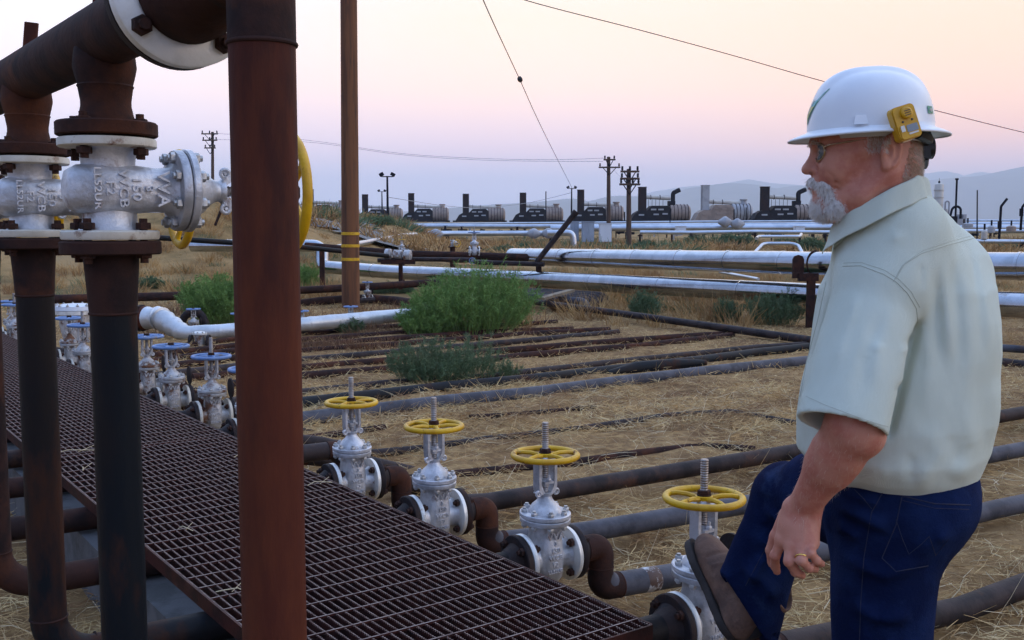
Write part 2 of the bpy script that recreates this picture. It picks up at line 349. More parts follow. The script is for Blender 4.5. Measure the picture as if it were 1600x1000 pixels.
# ------------------------------------------------------------ ground
def sst(a, b, x):
    t = np.clip((x-a)/(b-a), 0, 1); return t*t*(3-2*t)
def vnoise(x, y, seed=0):
    xi = np.floor(x).astype(np.int64); yi = np.floor(y).astype(np.int64); fx = x-xi; fy = y-yi; fx = fx*fx*(3-2*fx); fy = fy*fy*(3-2*fy)
    def h(a, b):
        n = (a*374761393 + b*668265263 + seed*974634777) & 0xffffffff; n = ((n ^ (n >> 13))*1274126177) & 0xffffffff; return ((n ^ (n >> 16)) & 0xffff)/65535.0
    return (h(xi, yi)*(1-fx)+h(xi+1, yi)*fx)*(1-fy)+(h(xi, yi+1)*(1-fx)+h(xi+1, yi+1)*fx)*fy
def fbm(x, y, o=4, seed=0):
    s = 0; a = .5
    for i in range(o): s = s + a*(vnoise(x*2**i, y*2**i, seed+i)-.5); a *= .5
    return s
def G(x, y):
    x = np.asarray(x, float); y = np.asarray(y, float)
    h = .12*(1-sst(6.5, 13, y))
    h = h + (1-sst(17, 30, y))*(.085*fbm(x*2.6, y*2.6, 5, 3)+.05*fbm(x*.7, y*.7, 2, 9))
    h = h + sst(17, 30, y)*(1-sst(150, 400, y))*(.30*fbm(x*.35, y*.35, 5, 5))
    m = sst(-2, -11, x)*sst(24, 39, y)*(1-sst(70, 120, y))
    h = h + 2.15*m + .55*np.exp(-(((x+11.0)/2.2)**2+((y-37)/3.0)**2)) + m*.5*fbm(x*.5, y*.5, 4, 21)
    h = h + 2.45*sst(95, 190, y) + .22*np.exp(-(((x-4)/7)**2+((y-33)/5)**2))
    return h
def g1(x, y): return float(G(x, y))
n = 430; t = np.linspace(-1, 1, n); xs = 2.0*np.sinh(t*9.1); ys = 3.0 + 2.0*np.sinh((np.linspace(-.72, 1, n))*9.35)
X, Y = np.meshgrid(xs, ys); Z = G(X, Y)
vs = np.stack([X, Y, Z], -1).reshape(-1, 3); i = np.arange(n*n).reshape(n, n)
fs = np.stack([i[:-1, :-1], i[:-1, 1:], i[1:, 1:], i[1:, :-1]], -1).reshape(-1, 4)
def npmesh(name, vs, fs, mats, smooth=True, mi=None):
    me = bpy.data.meshes.new(name); vs = np.asarray(vs, np.float32); fs = np.asarray(fs, np.int32); k = fs.shape[1]
    me.vertices.add(len(vs)); me.vertices.foreach_set('co', vs.ravel()); me.loops.add(fs.size); me.loops.foreach_set('vertex_index', fs.ravel())
    me.polygons.add(len(fs)); me.polygons.foreach_set('loop_start', np.arange(0, fs.size, k, dtype=np.int32)); me.polygons.foreach_set('loop_total', np.full(len(fs), k, np.int32))
    me.update(calc_edges=True)
    for m in (mats if isinstance(mats, (list, tuple)) else [mats]): me.materials.append(MATS[m] if isinstance(m, str) else m)
    if mi is not None: me.polygons.foreach_set('material_index', np.asarray(mi, np.int32))
    if smooth: me.shade_smooth()
    return me
link('ground', npmesh('ground', vs, fs, 'ground'), kind='structure')
def ribbon_ground(name, pts, w, m, lift=.03, nn=70):
    P = [Vector(p) for p in pts]; vs = []; fs = []; q = []
    for a, b in zip(P[:-1], P[1:]):
        for k in range(nn): q.append(a.lerp(b, k/nn))
    q.append(P[-1]); c = 41
    for i, p in enumerate(q):
        d = (q[min(i+1, len(q)-1)]-q[max(i-1, 0)]).normalized(); s_ = Vector((d.y, -d.x, 0)); ww = w*(1+.15*math.sin(i*.4))
        for j in range(c):
            v = p + s_*ww*(j/(c-1)-.5); vs.append((v.x, v.y, g1(v.x, v.y)+lift))
    for i in range(len(q)-1):
        for j in range(c-1): fs.append((i*c+j, i*c+j+1, (i+1)*c+j+1, (i+1)*c+j))
    mb = MB(); mb.add(vs, fs); return mb.obj(name, m, kind='structure')
ribbon_ground('gravel_road', [(-13.5, 60, 0), (-9.0, 48, 0), (-4.5, 46, 0), (-1.5, 52, 0)], 9, 'gravel', .10)
ribbon_ground('dirt_track', [(8, 62, 0), (5, 66, 0), (4.2, 78, 0), (0, 92, 0)], 3.0, 'gravel', .06)
# ------------------------------------------------------------ mountains
def mountains(name, pts, D, depth, seed, step=60):
    px = np.array([p[0] for p in pts], float); py = np.array([p[1] for p in pts], float)
    order = np.argsort(px); px = px[order]; py = py[order]
    xs = np.arange((px[0]-800)/FPX*D, (px[-1]-800)/FPX*D, step); hs = CH + (355-np.interp(xs/D*FPX+800, px, py))/FPX*D
    rows = 34; vs = []; 
    for j in range(rows):
        u = j/(rows-1); prof = math.sin(math.pi*min(u/1.1, 1))**.75 if u < .55 else math.sin(math.pi*min(u/1.1, 1))
        y = D + depth*(u-.55); yy = np.full_like(xs, y)
        e = hs*prof*(1) + (hs*.55)*fbm(xs*.0011+3.1*seed, yy*.0011, 5, seed)*(1-abs(prof-.5)*.9)*math.sin(math.pi*u)*(1 if abs(u-.55) > .05 else .15)
        vs.append(np.stack([xs, yy, e-6*(j == 0)], -1))
    vs = np.concatenate(vs); m = len(xs); i = np.arange(rows*m).reshape(rows, m)
    fs = np.stack([i[:-1, :-1], i[:-1, 1:], i[1:, 1:], i[1:, :-1]], -1).reshape(-1, 4)
    link(name, npmesh(name, vs, fs, 'mountain'), kind='structure')
mountains('mountain_range', [(-700, 350), (200, 348), (480, 343), (600, 336), (700, 326), (770, 320), (830, 317), (860, 314), (890, 311), (915, 316), (932, 312), (944, 309), (965, 309), (1000, 312), (1044, 309), (1056, 303), (1067, 300), (1085, 298), (1115, 293), (1140, 291), (1164, 292), (1182, 295), (1197, 297), (1215, 294), (1236, 291), (1260, 292), (1300, 290), (1380, 286), (1440, 283), (1470, 280), (1530, 275), (1560, 268), (1600, 259), (1680, 250), (1800, 262), (2100, 300), (2500, 340)], 8500, 3600, 3)
mountains('far_mountain_range', [(900, 330), (1000, 305), (1080, 294), (1130, 287), (1165, 281), (1200, 287), (1260, 291), (1330, 283), (1400, 279), (1465, 271), (1500, 276), (1520, 269), (1570, 275), (1640, 280), (1900, 320)], 12500, 2500, 8, 90)
# ------------------------------------------------------------ haze
hz = bpy.data.materials.new('haze'); hz.use_nodes = True; t = hz.node_tree; t.nodes.remove(t.nodes['Principled BSDF'])
pv = t.nodes.new('ShaderNodeVolumePrincipled'); pv.inputs['Color'].default_value = (.86, .92, 1.0, 1); pv.inputs['Density'].default_value = .00017; pv.inputs['Anisotropy'].default_value = .0
t.links.new(pv.outputs[0], t.nodes['Material Output'].inputs['Volume'])
MATS['haze'] = hz
HZ = True
if HZ:
    mb = MB(); mb.box((0, 3500, 370), (40000, 25000, 780)); mb.obj('haze', 'haze', kind='stuff', smooth=False)
# the ground sheet must lie inside the haze box
# ------------------------------------------------------------ wooden pole near
gz = g1(*at(549, 478, 19.6).xy)
P0 = at(548, 478, 19.6); PB = Vector((P0.x, P0.y, gz-.3))
pole = thing('utility_pole', 'thick brown wooden utility pole with three yellow bands, left of centre', 'utility pole', PB)
top = at(542, -420, 19.6)-PB
mb = MB(); mb.lathe([(t_*top.length, .172-.03*t_) for t_ in np.linspace(0, 1, 14)], (0, 0, 0), top, 28); mb.obj('shaft', 'pole_wood', pole)
for y in (365, 384, 405):
    q = at(547.5, y, 19.6)-PB; k = q.z/top.length
    mb = MB(); mb.lathe([(-.028, .174), (-.026, .1765), (.026, .1765), (.028, .174)], q, top, 28); mb.obj('band', 'yellow_paint', pole)
mb = MB(); mb.box(top*.985+Vector((0, -.2, 0)), (2.4, .1, .12)); mb.obj('crossarm', 'pole_wood', pole)
for x in (-1.05, -.5, .5, 1.05):
    mb = MB(); mb.lathe([(0, .03), (.05, .06), (.09, .05), (.13, .06), (.17, .03)], top*.985+Vector((x, -.2, .06)), n=10); mb.obj('insulator', 'far_grey', pole)
# ------------------------------------------------------------ large insulated pipelines
def seams(mb, path, every, r):
    acc = 0; nxt = every*.6
    for a, b in zip(path[:-1], path[1:]):
        L = (b-a).length
        while acc+L > nxt:
            p = a.lerp(b, (nxt-acc)/L); d = (b-a).normalized(); mb.lathe([(-.02, r), (-.018, r+.004), (.018, r+.004), (.02, r)], p, d, 24, cap=False); nxt += every
        acc += L
def jacket(name, label, pts, r, R=.4, every=1.4, m='jacket', n=28, cat='pipeline', wob=.004):
    path = bend(pts, R); path2 = []
    for a, b in zip(path[:-1], path[1:]):
        k = max(1, int((b-a).length/.6))
        for i in range(k): path2.append(a.lerp(b, i/k))
    path2.append(path[-1])
    mb = MB(); mb.tube(path2, r, n, rs=[r+random.uniform(-wob, wob) for _ in path2])
    root = thing(name, label, cat, path[0])
    o = mb.obj('jacket', m, root); o.matrix_parent_inverse = Matrix.Translation(-path[0])
    sb = MB(); seams(sb, path2, every, r+wob); 
    # each seam band is its own part
    acc = 0; nxt = every*.6
    for a, b in zip(path2[:-1], path2[1:]):
        L = (b-a).length
        if L < 1e-6: continue
        while acc+L > nxt:
            p = a.lerp(b, (nxt-acc)/L); d = (b-a).normalized(); q = MB(); q.lathe([(-.022, r), (-.02, r+wob+.003), (.02, r+wob+.003), (.022, r)], p-path[0], d, 24, cap=False); q.obj('seam_band', m, root); nxt += every
        acc += L
    return root, path2
A0 = at(846, 401.5, 22.5); A1 = at(1262, 411.5, 16.1); A2 = at(1600, 416, 13.6); A3 = at(2400, 425, 10.4)
big, bigp = jacket('insulated_pipeline', 'thick shiny silver insulated pipeline, upper of the two, running behind the man', [A0+(A0-A1).normalized()*1.2, A0, A1, A2, A3], .187, 0, 1.25)
lower, lowp = jacket('insulated_pipeline', 'silver insulated pipeline lower than its neighbour, rising in an elbow behind the wooden pole', [at(300, 384, 29), at(503, 384, 28), at(503, 417, 27.4), at(610, 425, 25.5), at(850, 437, 21.6), at(1262, 459.5, 16.2), at(1600, 477, 13.2), at(2300, 505, 9.6)], .172, [.42, .42, .0, .0, .0, .0, .0], 1.9)
# crumpled patch seams on lower pipeline
def support(name, label, px, ybot, d, arms, tall, braces=None):
    b = at(px, ybot, d); gz = g1(b.x, b.y); b = Vector((b.x, b.y, gz-.05)); root = thing(name, label, 'pipe support', b)
    mb = MB(); mb.box((0, 0, tall/2), (.10, .11, tall)); mb.obj('post', 'rust', root)
    return root, b
# saddle support beside the man's shoulder
for (px, yt, yb, d, nm, lb) in ((1262, 410, 520, 15.95, 'pipe_support', 'dark steel post with rounded end plate holding the silver pipelines beside the man'),):
    T = at(px, 428, d-.05); B = Vector((T.x, T.y, g1(T.x, T.y)-.1)); root = thing(nm, lb, 'pipe support', B)
    h = T.z-B.z; mb = MB(); mb.box((0, -.19, h/2+.02), (.11, .11, h)); mb.obj('post', 'rust', root)
    mb = MB(); a = at(1243, 414, d-.1)-B
    pr = [(-.085, -.20), (.085, -.20), (.085, .09), (.06, .14), (0, .16), (-.06, .14), (-.085, .09)]
    mb.prism(pr, a+Vector((0, -.12, 0)), (1, 0, 0), (0, 0, 1), .05); mb.obj('end_plate', 'rust', root)
    mb = MB(); mb.box((-.05, -.2, h-.04), (.30, .10, .12)); mb.obj('saddle_arm', 'rust', root)
T = at(1262, 411, 16.0); mb = MB(); mb.torus((0, 0, 0), (A1-A0).normalized(), .19, .012, 30, 8); o = mb.obj('strap', 'rust', root); o.location = T-B+Vector((.12, 0, 0))
T = at(843, 412, 21.9); B = Vector((T.x, T.y, g1(T.x, T.y)-.1)); root = thing('pipe_support', 'dark steel post under the left end of the upper silver pipeline', 'pipe support', B)
h = T.z-B.z; mb = MB(); mb.box((-.02, -.1, h/2), (.12, .12, h)); mb.obj('post', 'rust', root)
mb = MB(); mb.box((.05, -.1, h-.30), (.42, .08, .08)); mb.obj('saddle_arm', 'rust', root)
T2 = at(897, 335, 21.6); mb = MB(); mb.cyl(at(838, 410, 21.7), T2, .058, n=14); mb.lathe([(0, .07), (.08, .07)], T2, (T2-at(838, 410, 21.7)), 14); mb.obj('vent_pipe', 'dark_pipe', label='slanting dark steel pipe rising to the right over the end of the silver pipeline', cat='pipe')
# ------------------------------------------------------------ dark pipe run left of the silver pipeline
def pipe(name, label, pts, r, m='dark_pipe', R=.1, cat='pipe', n=14, group=None):
    mb = MB(); mb.tube(bend(pts, R, 7), r, n); return mb.obj(name, m, label=label, cat=cat, group=group)
pipe('steel_pipe', 'straight dark red pipe left of the upper silver pipeline, passing behind the wooden pole', [at(478, 384, 24.5), at(560, 391, 24), at(640, 397, 23.5), at(846, 403, 22.6)], .085, 'rust')
pipe('steel_pipe', 'thin black pipe sagging from the far manifold to the clamp', [at(150, 366, 17.5), at(240, 371, 18.5), at(360, 379, 19.5), at(470, 386, 21), at(606, 400, 22.6)], .05, 'black_paint', 0)
pipe('steel_pipe', 'thin dark pipe under the dark red pipe, right of the clamp', [at(590, 407, 23), at(640, 405, 23), at(735, 406, 22.3), at(745, 410, 22.2), at(850, 413, 21.6)], .05, 'dark_pipe', .05)
cl = at(622, 400, 22.9); root = thing('pipe_clamp', 'bolted silver sleeve clamp on the dark pipe run', 'clamp', cl)
D = (at(640, 402, 22.8)-at(604, 400, 22.9)).normalized()
for k, (a, b, r) in enumerate(((-.30, -.16, .12), (-.10, .10, .105), (.14, .30, .12))):
    mb = MB(); mb.lathe([(a, r*.8), (a+.01, r), (b-.01, r), (b, r*.8)], (0, 0, .03), D, 16); mb.obj('sleeve', 'silver_rusty', root)
mb = MB(); mb.box((0, 0, -.13), (.75, .22, .10)); mb.obj('tray', 'rust', root)
mb = MB(); mb.box((.05, .05, -.45), (.09, .09, .6)); mb.obj('post', 'rust', root)
for k in range(5):
    mb = MB(); mb.hexbolt((-.24+.12*k, -.12, .0), (0, -1, 0), .022, .02); mb.obj('bolt', 'bolt_zinc', root)
for px, d in ((503, 24.3),):
    T = at(px, 392, d); B = Vector((T.x, T.y, g1(T.x, T.y)-.1)); mb = MB(); mb.box((0, 0, (T.z-B.z)/2), (.11, .11, T.z-B.z)); mb.obj('support_post', 'rust', loc=B, label='short dark post under the red pipe just left of the wooden pole', cat='post')
pipe('steel_pipe', 'upper brown rail pipe behind the foot of the wooden pole', [at(60, 468, 17.2), at(260, 463, 17.8), at(330, 460, 18), at(470, 453.5, 19.9), at(560, 449, 20.6), at(690, 441, 21.5)], .075, 'rust', 0)
pipe('steel_pipe', 'lower brown rail pipe behind the foot of the wooden pole', [at(440, 479, 19.8), at(500, 471, 20.3), at(565, 466, 20.8), at(620, 470, 20.2), at(645, 474, 19.6)], .09, 'rust', .5)
pipe('steel_pipe', 'thin dark pipe lying on the dirt right of the pole foot', [at(562, 470, 20.3), at(600, 467, 20.6), at(640, 473, 19.8)], .05, 'dark_pipe', .3)
# long dark pipe diagonally across the field
pipe('steel_pipe', 'long thin dark pipe slanting across the field below the silver pipelines', [at(838, 472, 18.5), at(1000, 494, 16.0), at(1262, 531, 13.2), at(1600, 571, 10.9), at(2000, 618, 9)], .055, 'dark_pipe', 0)
pipe('steel_pipe', 'thin grey pipe at far right just below the silver pipelines', [at(1520, 541, 12.0), at(1700, 552, 11.6)], .045, 'grey_pipe', 0)
mb = MB(); a, b = at(846, 472, 18.1), at(893, 459, 18.6); d = (b-a); mb.box((0, 0, 0), (d.length, .16, .045), d.to_track_quat('X', 'Z').to_matrix()); mb.obj('wooden_plank', 'plank_wood', loc=(a+b)/2+Vector((0, 0, .06)), label='weathered plank lying on the bent dark pipes', cat='plank')
for k in range(5):
    y0 = 472-k*2.2; d = 18.2+.28*k; x1 = 917+k*7.5
    a = at(820, y0-9+k*.2, d+.9); b = at(x1, 472-k*2.4, d); c = Vector((b.x+.02, b.y, g1(b.x, b.y)-.1))
    pipe('bent_pipe', '%s of the nested dark pipes bending down right of the big bush' % ('frontmost', 'second', 'middle', 'fourth', 'rearmost')[k].capitalize(), [a, b, c], .075, 'dark_pipe' if k else 'grey_pipe', .16, group='nested bent pipes beside the big bush')
# crumpled foil-wrapped pipe at left
fp = bend([at(226, 497, 14.4), at(250, 497, 14.3), at(288, 521, 14.0), at(340, 518, 14.0), at(480, 506, 14.4), at(612, 494, 15.2), at(700, 487, 15.8)], [.15, .25, .25, 0, 0], 8)
rs = []; pp = []
for a, b in zip(fp[:-1], fp[1:]):
    k = max(1, int((b-a).length/.05))
    for i in range(k): pp.append(a.lerp(b, i/k))
pp.append(fp[-1])
for i, p in enumerate(pp):
    f = 1 if i < 22 else .0; rs.append((.155 if i < 12 else .155-.055*min(1, (i-12)/14))+.012*f*math.sin(i*1.9)+random.uniform(-.003, .003))
mb = MB(); mb.tube(pp, .1, 26, rs=rs); root = thing('foil_wrapped_pipe', 'silver foil wrapped pipe with crumpled elbow on the hay at left', 'pipeline', fp[0]); o = mb.obj('jacket', 'jacket_dull', root); o.matrix_parent_inverse = Matrix.Translation(-fp[0])
for r_, t0, t1, m in ((.17, -.02, .05, 'rust_red'), (.19, -.08, -.03, 'flange_black'), (.185, -.14, -.09, 'white_ring'), (.12, -.34, -.14, 'silver_rusty'), (.185, -.40, -.35, 'white_ring')):
    q = MB(); q.lathe([(t0, r_*.96), (t0+.008, r_), (t1-.008, r_), (t1, r_*.96)], (0, 0, 0), fp[1]-fp[0], 24); q.obj('flange', m, root)
# big cream check valve left of foil pipe
root = thing('check_valve', 'large white bolted valve cover behind the blue-wheeled valves, left', 'valve', at(118, 494, 12.6))
for p, mt, nm in (([(-.28, .15), (-.1, .19), (.02, .19), (.03, .22)], 'silver_rusty', 'body'), ([(.03, .24), (.075, .24)], 'white_ring', 'flange'), ([(.08, .24), (.13, .23), (.15, .15)], 'cap_white', 'cover')):
    q = MB(); q.lathe(p, n=28); q.obj(nm, mt, root)
for k in range(12):
    a = k*math.pi/6; q = MB(); q.hexbolt((.215*math.cos(a), .215*math.sin(a), .13), (0, 0, 1), .02, .02, .012); q.obj('bolt', 'bolt_zinc', root)
# ------------------------------------------------------------ field pipes
def field(name, label, pix, r, m, dz=.02, group=None, wob=.0015):
    pts = [];
    for px, py in pix:
        z = .1
        for _ in range(6): q = atz(px, py, z); z = .12*(1-float(sst(6.5, 13, q.y)))+.005+dz
        pts.append(Vector((q.x, q.y, z)))
    path = []
    for a, b in zip(pts[:-1], pts[1:]):
        k = max(1, int((b-a).length/.35))
        for i in range(k): c = a.lerp(b, i/k); c.z += random.uniform(-wob, wob); path.append(c)
    path.append(pts[-1])
    mb = MB(); mb.tube(path, r, 14); return mb.obj(name, m, label=label, cat='pipe', group=group)
FP = [
 ([(230, 548), (360, 531), (470, 522), (560, 514), (640, 508)], .05, 'rust', 'rusty pipe in the field nearest the foil wrapped pipe'),
 ([(230, 556), (360, 541), (470, 531), (600, 522), (760, 510), (870, 503)], .05, 'rust', 'second rusty field pipe, just in front of the big bush'),
 ([(235, 565), (360, 549), (470, 540), (600, 530), (760, 519), (895, 514)], .052, 'rust', 'rusty field pipe third beyond the hay, ending by the bent pipes'),
 ([(240, 575), (360, 560), (470, 549), (600, 540), (820, 522), (952, 515)], .055, 'rust', 'rusty field pipe fourth from the big bush'),
 ([(240, 588), (370, 573), (470, 563), (600, 552), (820, 533), (966, 519)], .055, 'dark_pipe', 'dark field pipe passing just behind the smaller bush'),
 ([(300, 590), (473, 575), (590, 565), (755, 551), (900, 538), (1060, 526), (1146, 521)], .055, 'rust', 'brown field pipe passing through the smaller bush'),
 ([(360, 602), (473, 588), (590, 579), (700, 571), (820, 556), (1000, 541), (1144, 524)], .06, 'rust', 'brown field pipe in front of the smaller bush tips'),
 ([(360, 628), (470, 614), (600, 600), (760, 589), (820, 582), (1000, 562), (1180, 543), (1262, 538)], .05, 'dark_pipe', 'half buried dull field pipe behind the black one'),
 ([(360, 650), (470, 632), (700, 606), (820, 595), (950, 580), (1100, 563), (1180, 552), (1264, 543), (1400, 530)], .06, 'black_paint', 'long black field pipe with a kinked broken wrap'),
 ([(360, 676), (470, 656), (700, 628), (840, 614), (960, 598), (1130, 578), (1264, 564), (1420, 548)], .062, 'grey_pipe', 'long blue grey field pipe in front of the smaller bush'),
 ([(581, 709), (660, 702), (760, 688), (923, 669), (1040, 651), (1143, 645), (1239, 662), (1330, 672)], .03, 'dark_pipe', 'thin half buried pipe that bends in the hay left of the man'),
 ([(640, 750), (713, 743), (840, 730), (912, 722), (988, 711), (1094, 699), (1180, 704)], .032, 'rust', 'thin rusty pipe half buried in hay behind the third yellow valve'),
 ([(734, 654), (800, 650), (878, 643), (930, 638)], .03, 'rust', 'short rusty pipe end showing through the hay'),
 ([(470, 688), (560, 676), (600, 670)], .035, 'rust', 'short rusty pipe behind the farthest yellow valve'),
 ([(1430, 600), (1560, 652), (1700, 636)], .05, 'dark_pipe', 'dark pipe showing at the right edge behind the man'),
]
for lb_i, (pix, r, m, lb) in enumerate(FP[:-1]): field('field_pipe', lb, pix, r*(.78 if lb_i < 8 else 1), m, (.016 if lb_i < 8 else .02) if r > .04 else -.006)
q = atz(1020, 573, .08); mb = MB(); mb.tube([q+Vector((-.5, -.35, -.02)), q+Vector((-.2, -.15, .0)), q+Vector((.2, .05, .01)), q+Vector((.6, .25, .01))], .09, 12, rs=[.03, .075, .07, .03]); mb.obj('torn_wrap', 'black_paint', label='torn black wrapping bulging on the black field pipe', cat='pipe wrap')
# ------------------------------------------------------------ gate valve (local x = flow, z = stem)
FR = .092; FF = .098
TXT = {}
def letters():
    for t_, sz in (('VVA', .036), ('3', .020), ('150', .023), ('WCB', .023), ('F2', .022), ('LL52UR', .0175)):
        TXT[t_] = textmesh('lettering', t_, sz, .0022, 'silver_paint', 1.05)
letters()
def superloft(mb, secs, n=28, p=3.2):
    """secs: (z, ax, ay, cx) rounded-rectangle sections"""
    vs = []; fs = []
    for z, ax, ay, cx in secs:
        for k in range(n):
            th = 2*math.pi*k/n; c, s_ = math.cos(th), math.sin(th)
            vs.append((cx+ax*math.copysign(abs(c)**(2/p), c), ay*math.copysign(abs(s_)**(2/p), s_), z))
    for i in range(len(secs)-1):
        for k in range(n): fs.append((i*n+k, i*n+(k+1) % n, (i+1)*n+(k+1) % n, (i+1)*n+k))
    fs.append(tuple(range(n-1, -1, -1))); fs.append(tuple((len(secs)-1)*n+k for k in range(n))); mb.add(vs, fs)
def make_valve(label, wheel='yellow_paint', stem_up=.115, paint='silver_paint', blind=False, bolts='bolt_rust'):
    v = thing('gate_valve', label, 'valve')
    mb = MB()
    mb.lathe([(-FF+.018, .060), (-.070, .052), (-.045, .050), (.045, .050), (.070, .052), (FF-.018, .060)], ax=(1, 0, 0), n=32)
    superloft(mb, [(-.083, .018, .03, 0), (-.078, .036, .048, 0), (-.06, .047, .060, 0), (-.02, .050, .066, 0), (.03, .049, .066, 0), (.07, .045, .062, 0), (.09, .043, .058, 0), (.112, .046, .060, 0), (.122, .058, .068, 0)])
    body_ = mb.obj('body', paint, v, ang=50)
    for s_ in (-1, 1):
        mb = MB(); x0 = s_*(FF-.019); x1 = s_*FF
        mb.lathe([(0, FR*.5), (.0015, FR-.003), (.004, FR), (.016, FR), (.019, FR-.002)], (x0, 0, 0), (s_, 0, 0), 48); mb.obj('flange', 'white_ring' if paint == 'silver_paint' else 'cream_edge', v)
        for k in range(4):
            a = math.pi/4+k*math.pi/2; y, z = .073*math.cos(a), .073*math.sin(a)
            mb = MB(); mb.hexbolt((s_*(FF-.020), y, z), (-s_, 0, 0), .0145, .013, .008, .008); mb.hexbolt((s_*(FF+.024), y, z), (s_, 0, 0), .0145, .013, .009, .008); mb.cyl((s_*(FF-.022), y, z), (s_*(FF+.026), y, z), .0078, n=8); mb.obj('bolt', bolts, v)
    mb = MB(); mb.lathe([(.121, .080), (.123, .093), (.126, .095), (.138, .095), (.1405, .092)], n=40, ell=(.86, 1)); mb.obj('body_ring', paint, v)
    mb = MB(); mb.lathe([(.1425, .092), (.145, .095), (.156, .095), (.1585, .092), (.159, .064), (.168, .060), (.182, .050), (.195, .034), (.206, .026), (.214, .024), (.222, .028), (.226, .028)], n=40, ell=(.88, 1)); mb.obj('bonnet', paint, v)
    for k in range(8):
        a = (k+.5)*math.pi/4; x, y = .079*.88*math.cos(a), .079*math.sin(a)
        mb = MB(); mb.hexbolt((x, y, .1585), (0, 0, 1), .0115, .011, .006, .0065); mb.hexbolt((x, y, .121), (0, 0, -1), .0115, .010, .005, .0065); mb.cyl((x, y, .12), (x, y, .16), .006, n=8); mb.obj('bonnet_bolt', 'bolt_zinc', v)
    mb = MB()
    # yoke: two flat arms joined above
    for s_ in (-1, 1):
        mb.prism([(.013*s_, .216), (.034*s_, .232), (.036*s_, .250), (.036*s_, .332), (.026*s_, .332), (.026*s_, .256), (.018*s_, .236), (.010*s_, .224)][::s_], (0, .019, 0), (1, 0, 0), (0, 0, 1), .038)
    mb.lathe([(.330, .030), (.332, .034), (.340, .034), (.343, .027), (.350, .024)], n=24); mb.box((0, 0, .334), (.074, .040, .010)); mb.obj('yoke', paint, v, ang=30)
    mb = MB(); mb.box((0, 0, .262), (.036, .052, .008)); mb.lathe([(.245, .014), (.275, .014)], n=16)
    for s_ in (-1, 1): mb.hexbolt((0, s_*.022, .266), (0, 0, 1), .009, .010, .012, .005)
    mb.obj('gland', paint, v)
    for s_ in (-1, 1):
        mb = MB(); mb.torus((s_*.036, -.014, .226), (0, 1, 0), .0085, .0045, 14, 8); mb.cyl((s_*.036, -.020, .226), (s_*.036, .012, .226), .0035, n=8); mb.cyl((s_*.012, -.012, .224), (s_*.03, -.014, .226), .006, n=8); mb.obj('eye_bolt', paint, v)
    mb = MB(); zs = np.arange(.205, .352+stem_up, .0035); mb.lathe([(z, .0105+(.0012 if i % 2 else -.0006)) for i, z in enumerate(zs)], n=12, cap=True); mb.obj('stem', 'stem_steel', v)
    hw = MB(); hw.torus((0, 0, .352), (0, 0, 1), .1075, .0105, 56, 12); hw.lathe([(.342, .022), (.344, .025), (.358, .025), (.360, .022)], n=20)
    for k in range(5):
        a = k*2*math.pi/5+.35; d = Vector((math.cos(a), math.sin(a), 0)); q = Vector((-d.y, d.x, 0))
        hw.tube([d*.02+Vector((0, 0, .351)), d*.05+Vector((0, 0, .357)), d*.08+Vector((0, 0, .357)), d*.103+Vector((0, 0, .352))], .007, 8, rs=[.0085, .0075, .007, .0075])
    hw_ = hw.obj('handwheel', wheel, v)
    mb = MB(); mb.lathe([(.359, .021), (.363, .021)], n=20); mb.hexbolt((0, 0, .363), (0, 0, 1), .019, .012, 0); mb.obj('wheel_nut', 'bolt_rust', hw_)
    zz = .088
    for t_, st in (('VVA', .026), ('3', .024), ('150', .024), ('WCB', .024), ('F2', .023), ('LL52UR', 0)):
        o = link('lettering', TXT[t_], body_); o.location = (0, -.0655, zz); o.rotation_euler = (math.pi/2, 0, 0); zz -= st
        if t_ == 'VVA': pass
    if blind:
        mb = MB(); mb.cyl((FF+.010, 0, .155), (FF+.018, 0, .155), .058, n=28); mb.box((FF+.014, 0, .09), (.007, .035, .04)); mb.obj('paddle_blind', 'flange_black', v)
    return v
wheels = [(1100, 778), (852, 711), (678, 666), (549, 629)]
ZW = .765; VP = [atz(x, y, ZW) for x, y in wheels]
bw = [(330, 557), (267, 541), (229, 526), (129, 508), (108, 497), (22, 476), (17, 471)]
BP = [atz(x, y, ZW) for x, y in bw]
VC = [Vector((p.x, p.y, ZW-.352)) for p in VP]; BC = [Vector((p.x, p.y, ZW-.352)) for p in BP]
ylab = ['gate valve with yellow handwheel under the man\'s raised boot', 'gate valve with yellow handwheel nearest left of the man\'s boot', 'gate valve with yellow handwheel, second nearest to the rusty riser', 'gate valve with yellow handwheel, nearest right of the thick rusty riser']
def place(v, P, rz):
    v.location = P; v.rotation_euler = (0, 0, rz)
    for o in v.children:
        if o.name.startswith('handwheel'): o.rotation_euler = (0, 0, random.uniform(0, 6))
v0 = make_valve(ylab[0])
v1 = copy_tree(v0, None, ylab[1]); v2 = copy_tree(v0, None, ylab[2]); v3 = copy_tree(v0, None, ylab[3])
for v, p in zip((v0, v1, v2, v3), VC): place(v, p, MANG); v['group'] = 'yellow-wheeled gate valves beside the walkway'
b0 = make_valve('rusty gate valve with blue handwheel and tall stem, first left of the thick rusty riser', 'blue_paint', .115, 'silver_rusty', True)
b1 = make_valve('rusty blue-wheeled gate valve with no stem showing, second left of the thick riser', 'blue_paint', .015, 'silver_rusty', True)
blab = ['gate valve with blue handwheel just right of the black middle riser', 'gate valve with blue handwheel just left of the black middle riser', 'blue-wheeled gate valve between the two black risers, taller looking and farther back', 'blue-wheeled gate valve just left of the second black riser', 'farthest blue-wheeled gate valve at the left edge of the picture']
place(b0, BC[0], MANG); place(b1, BC[1], MANG)
bl = [b0, b1]
for k, lb in enumerate(blab): c = copy_tree(b1 if k % 2 == 0 else b0, None, lb); place(c, BC[2+k], MANG); bl.append(c)
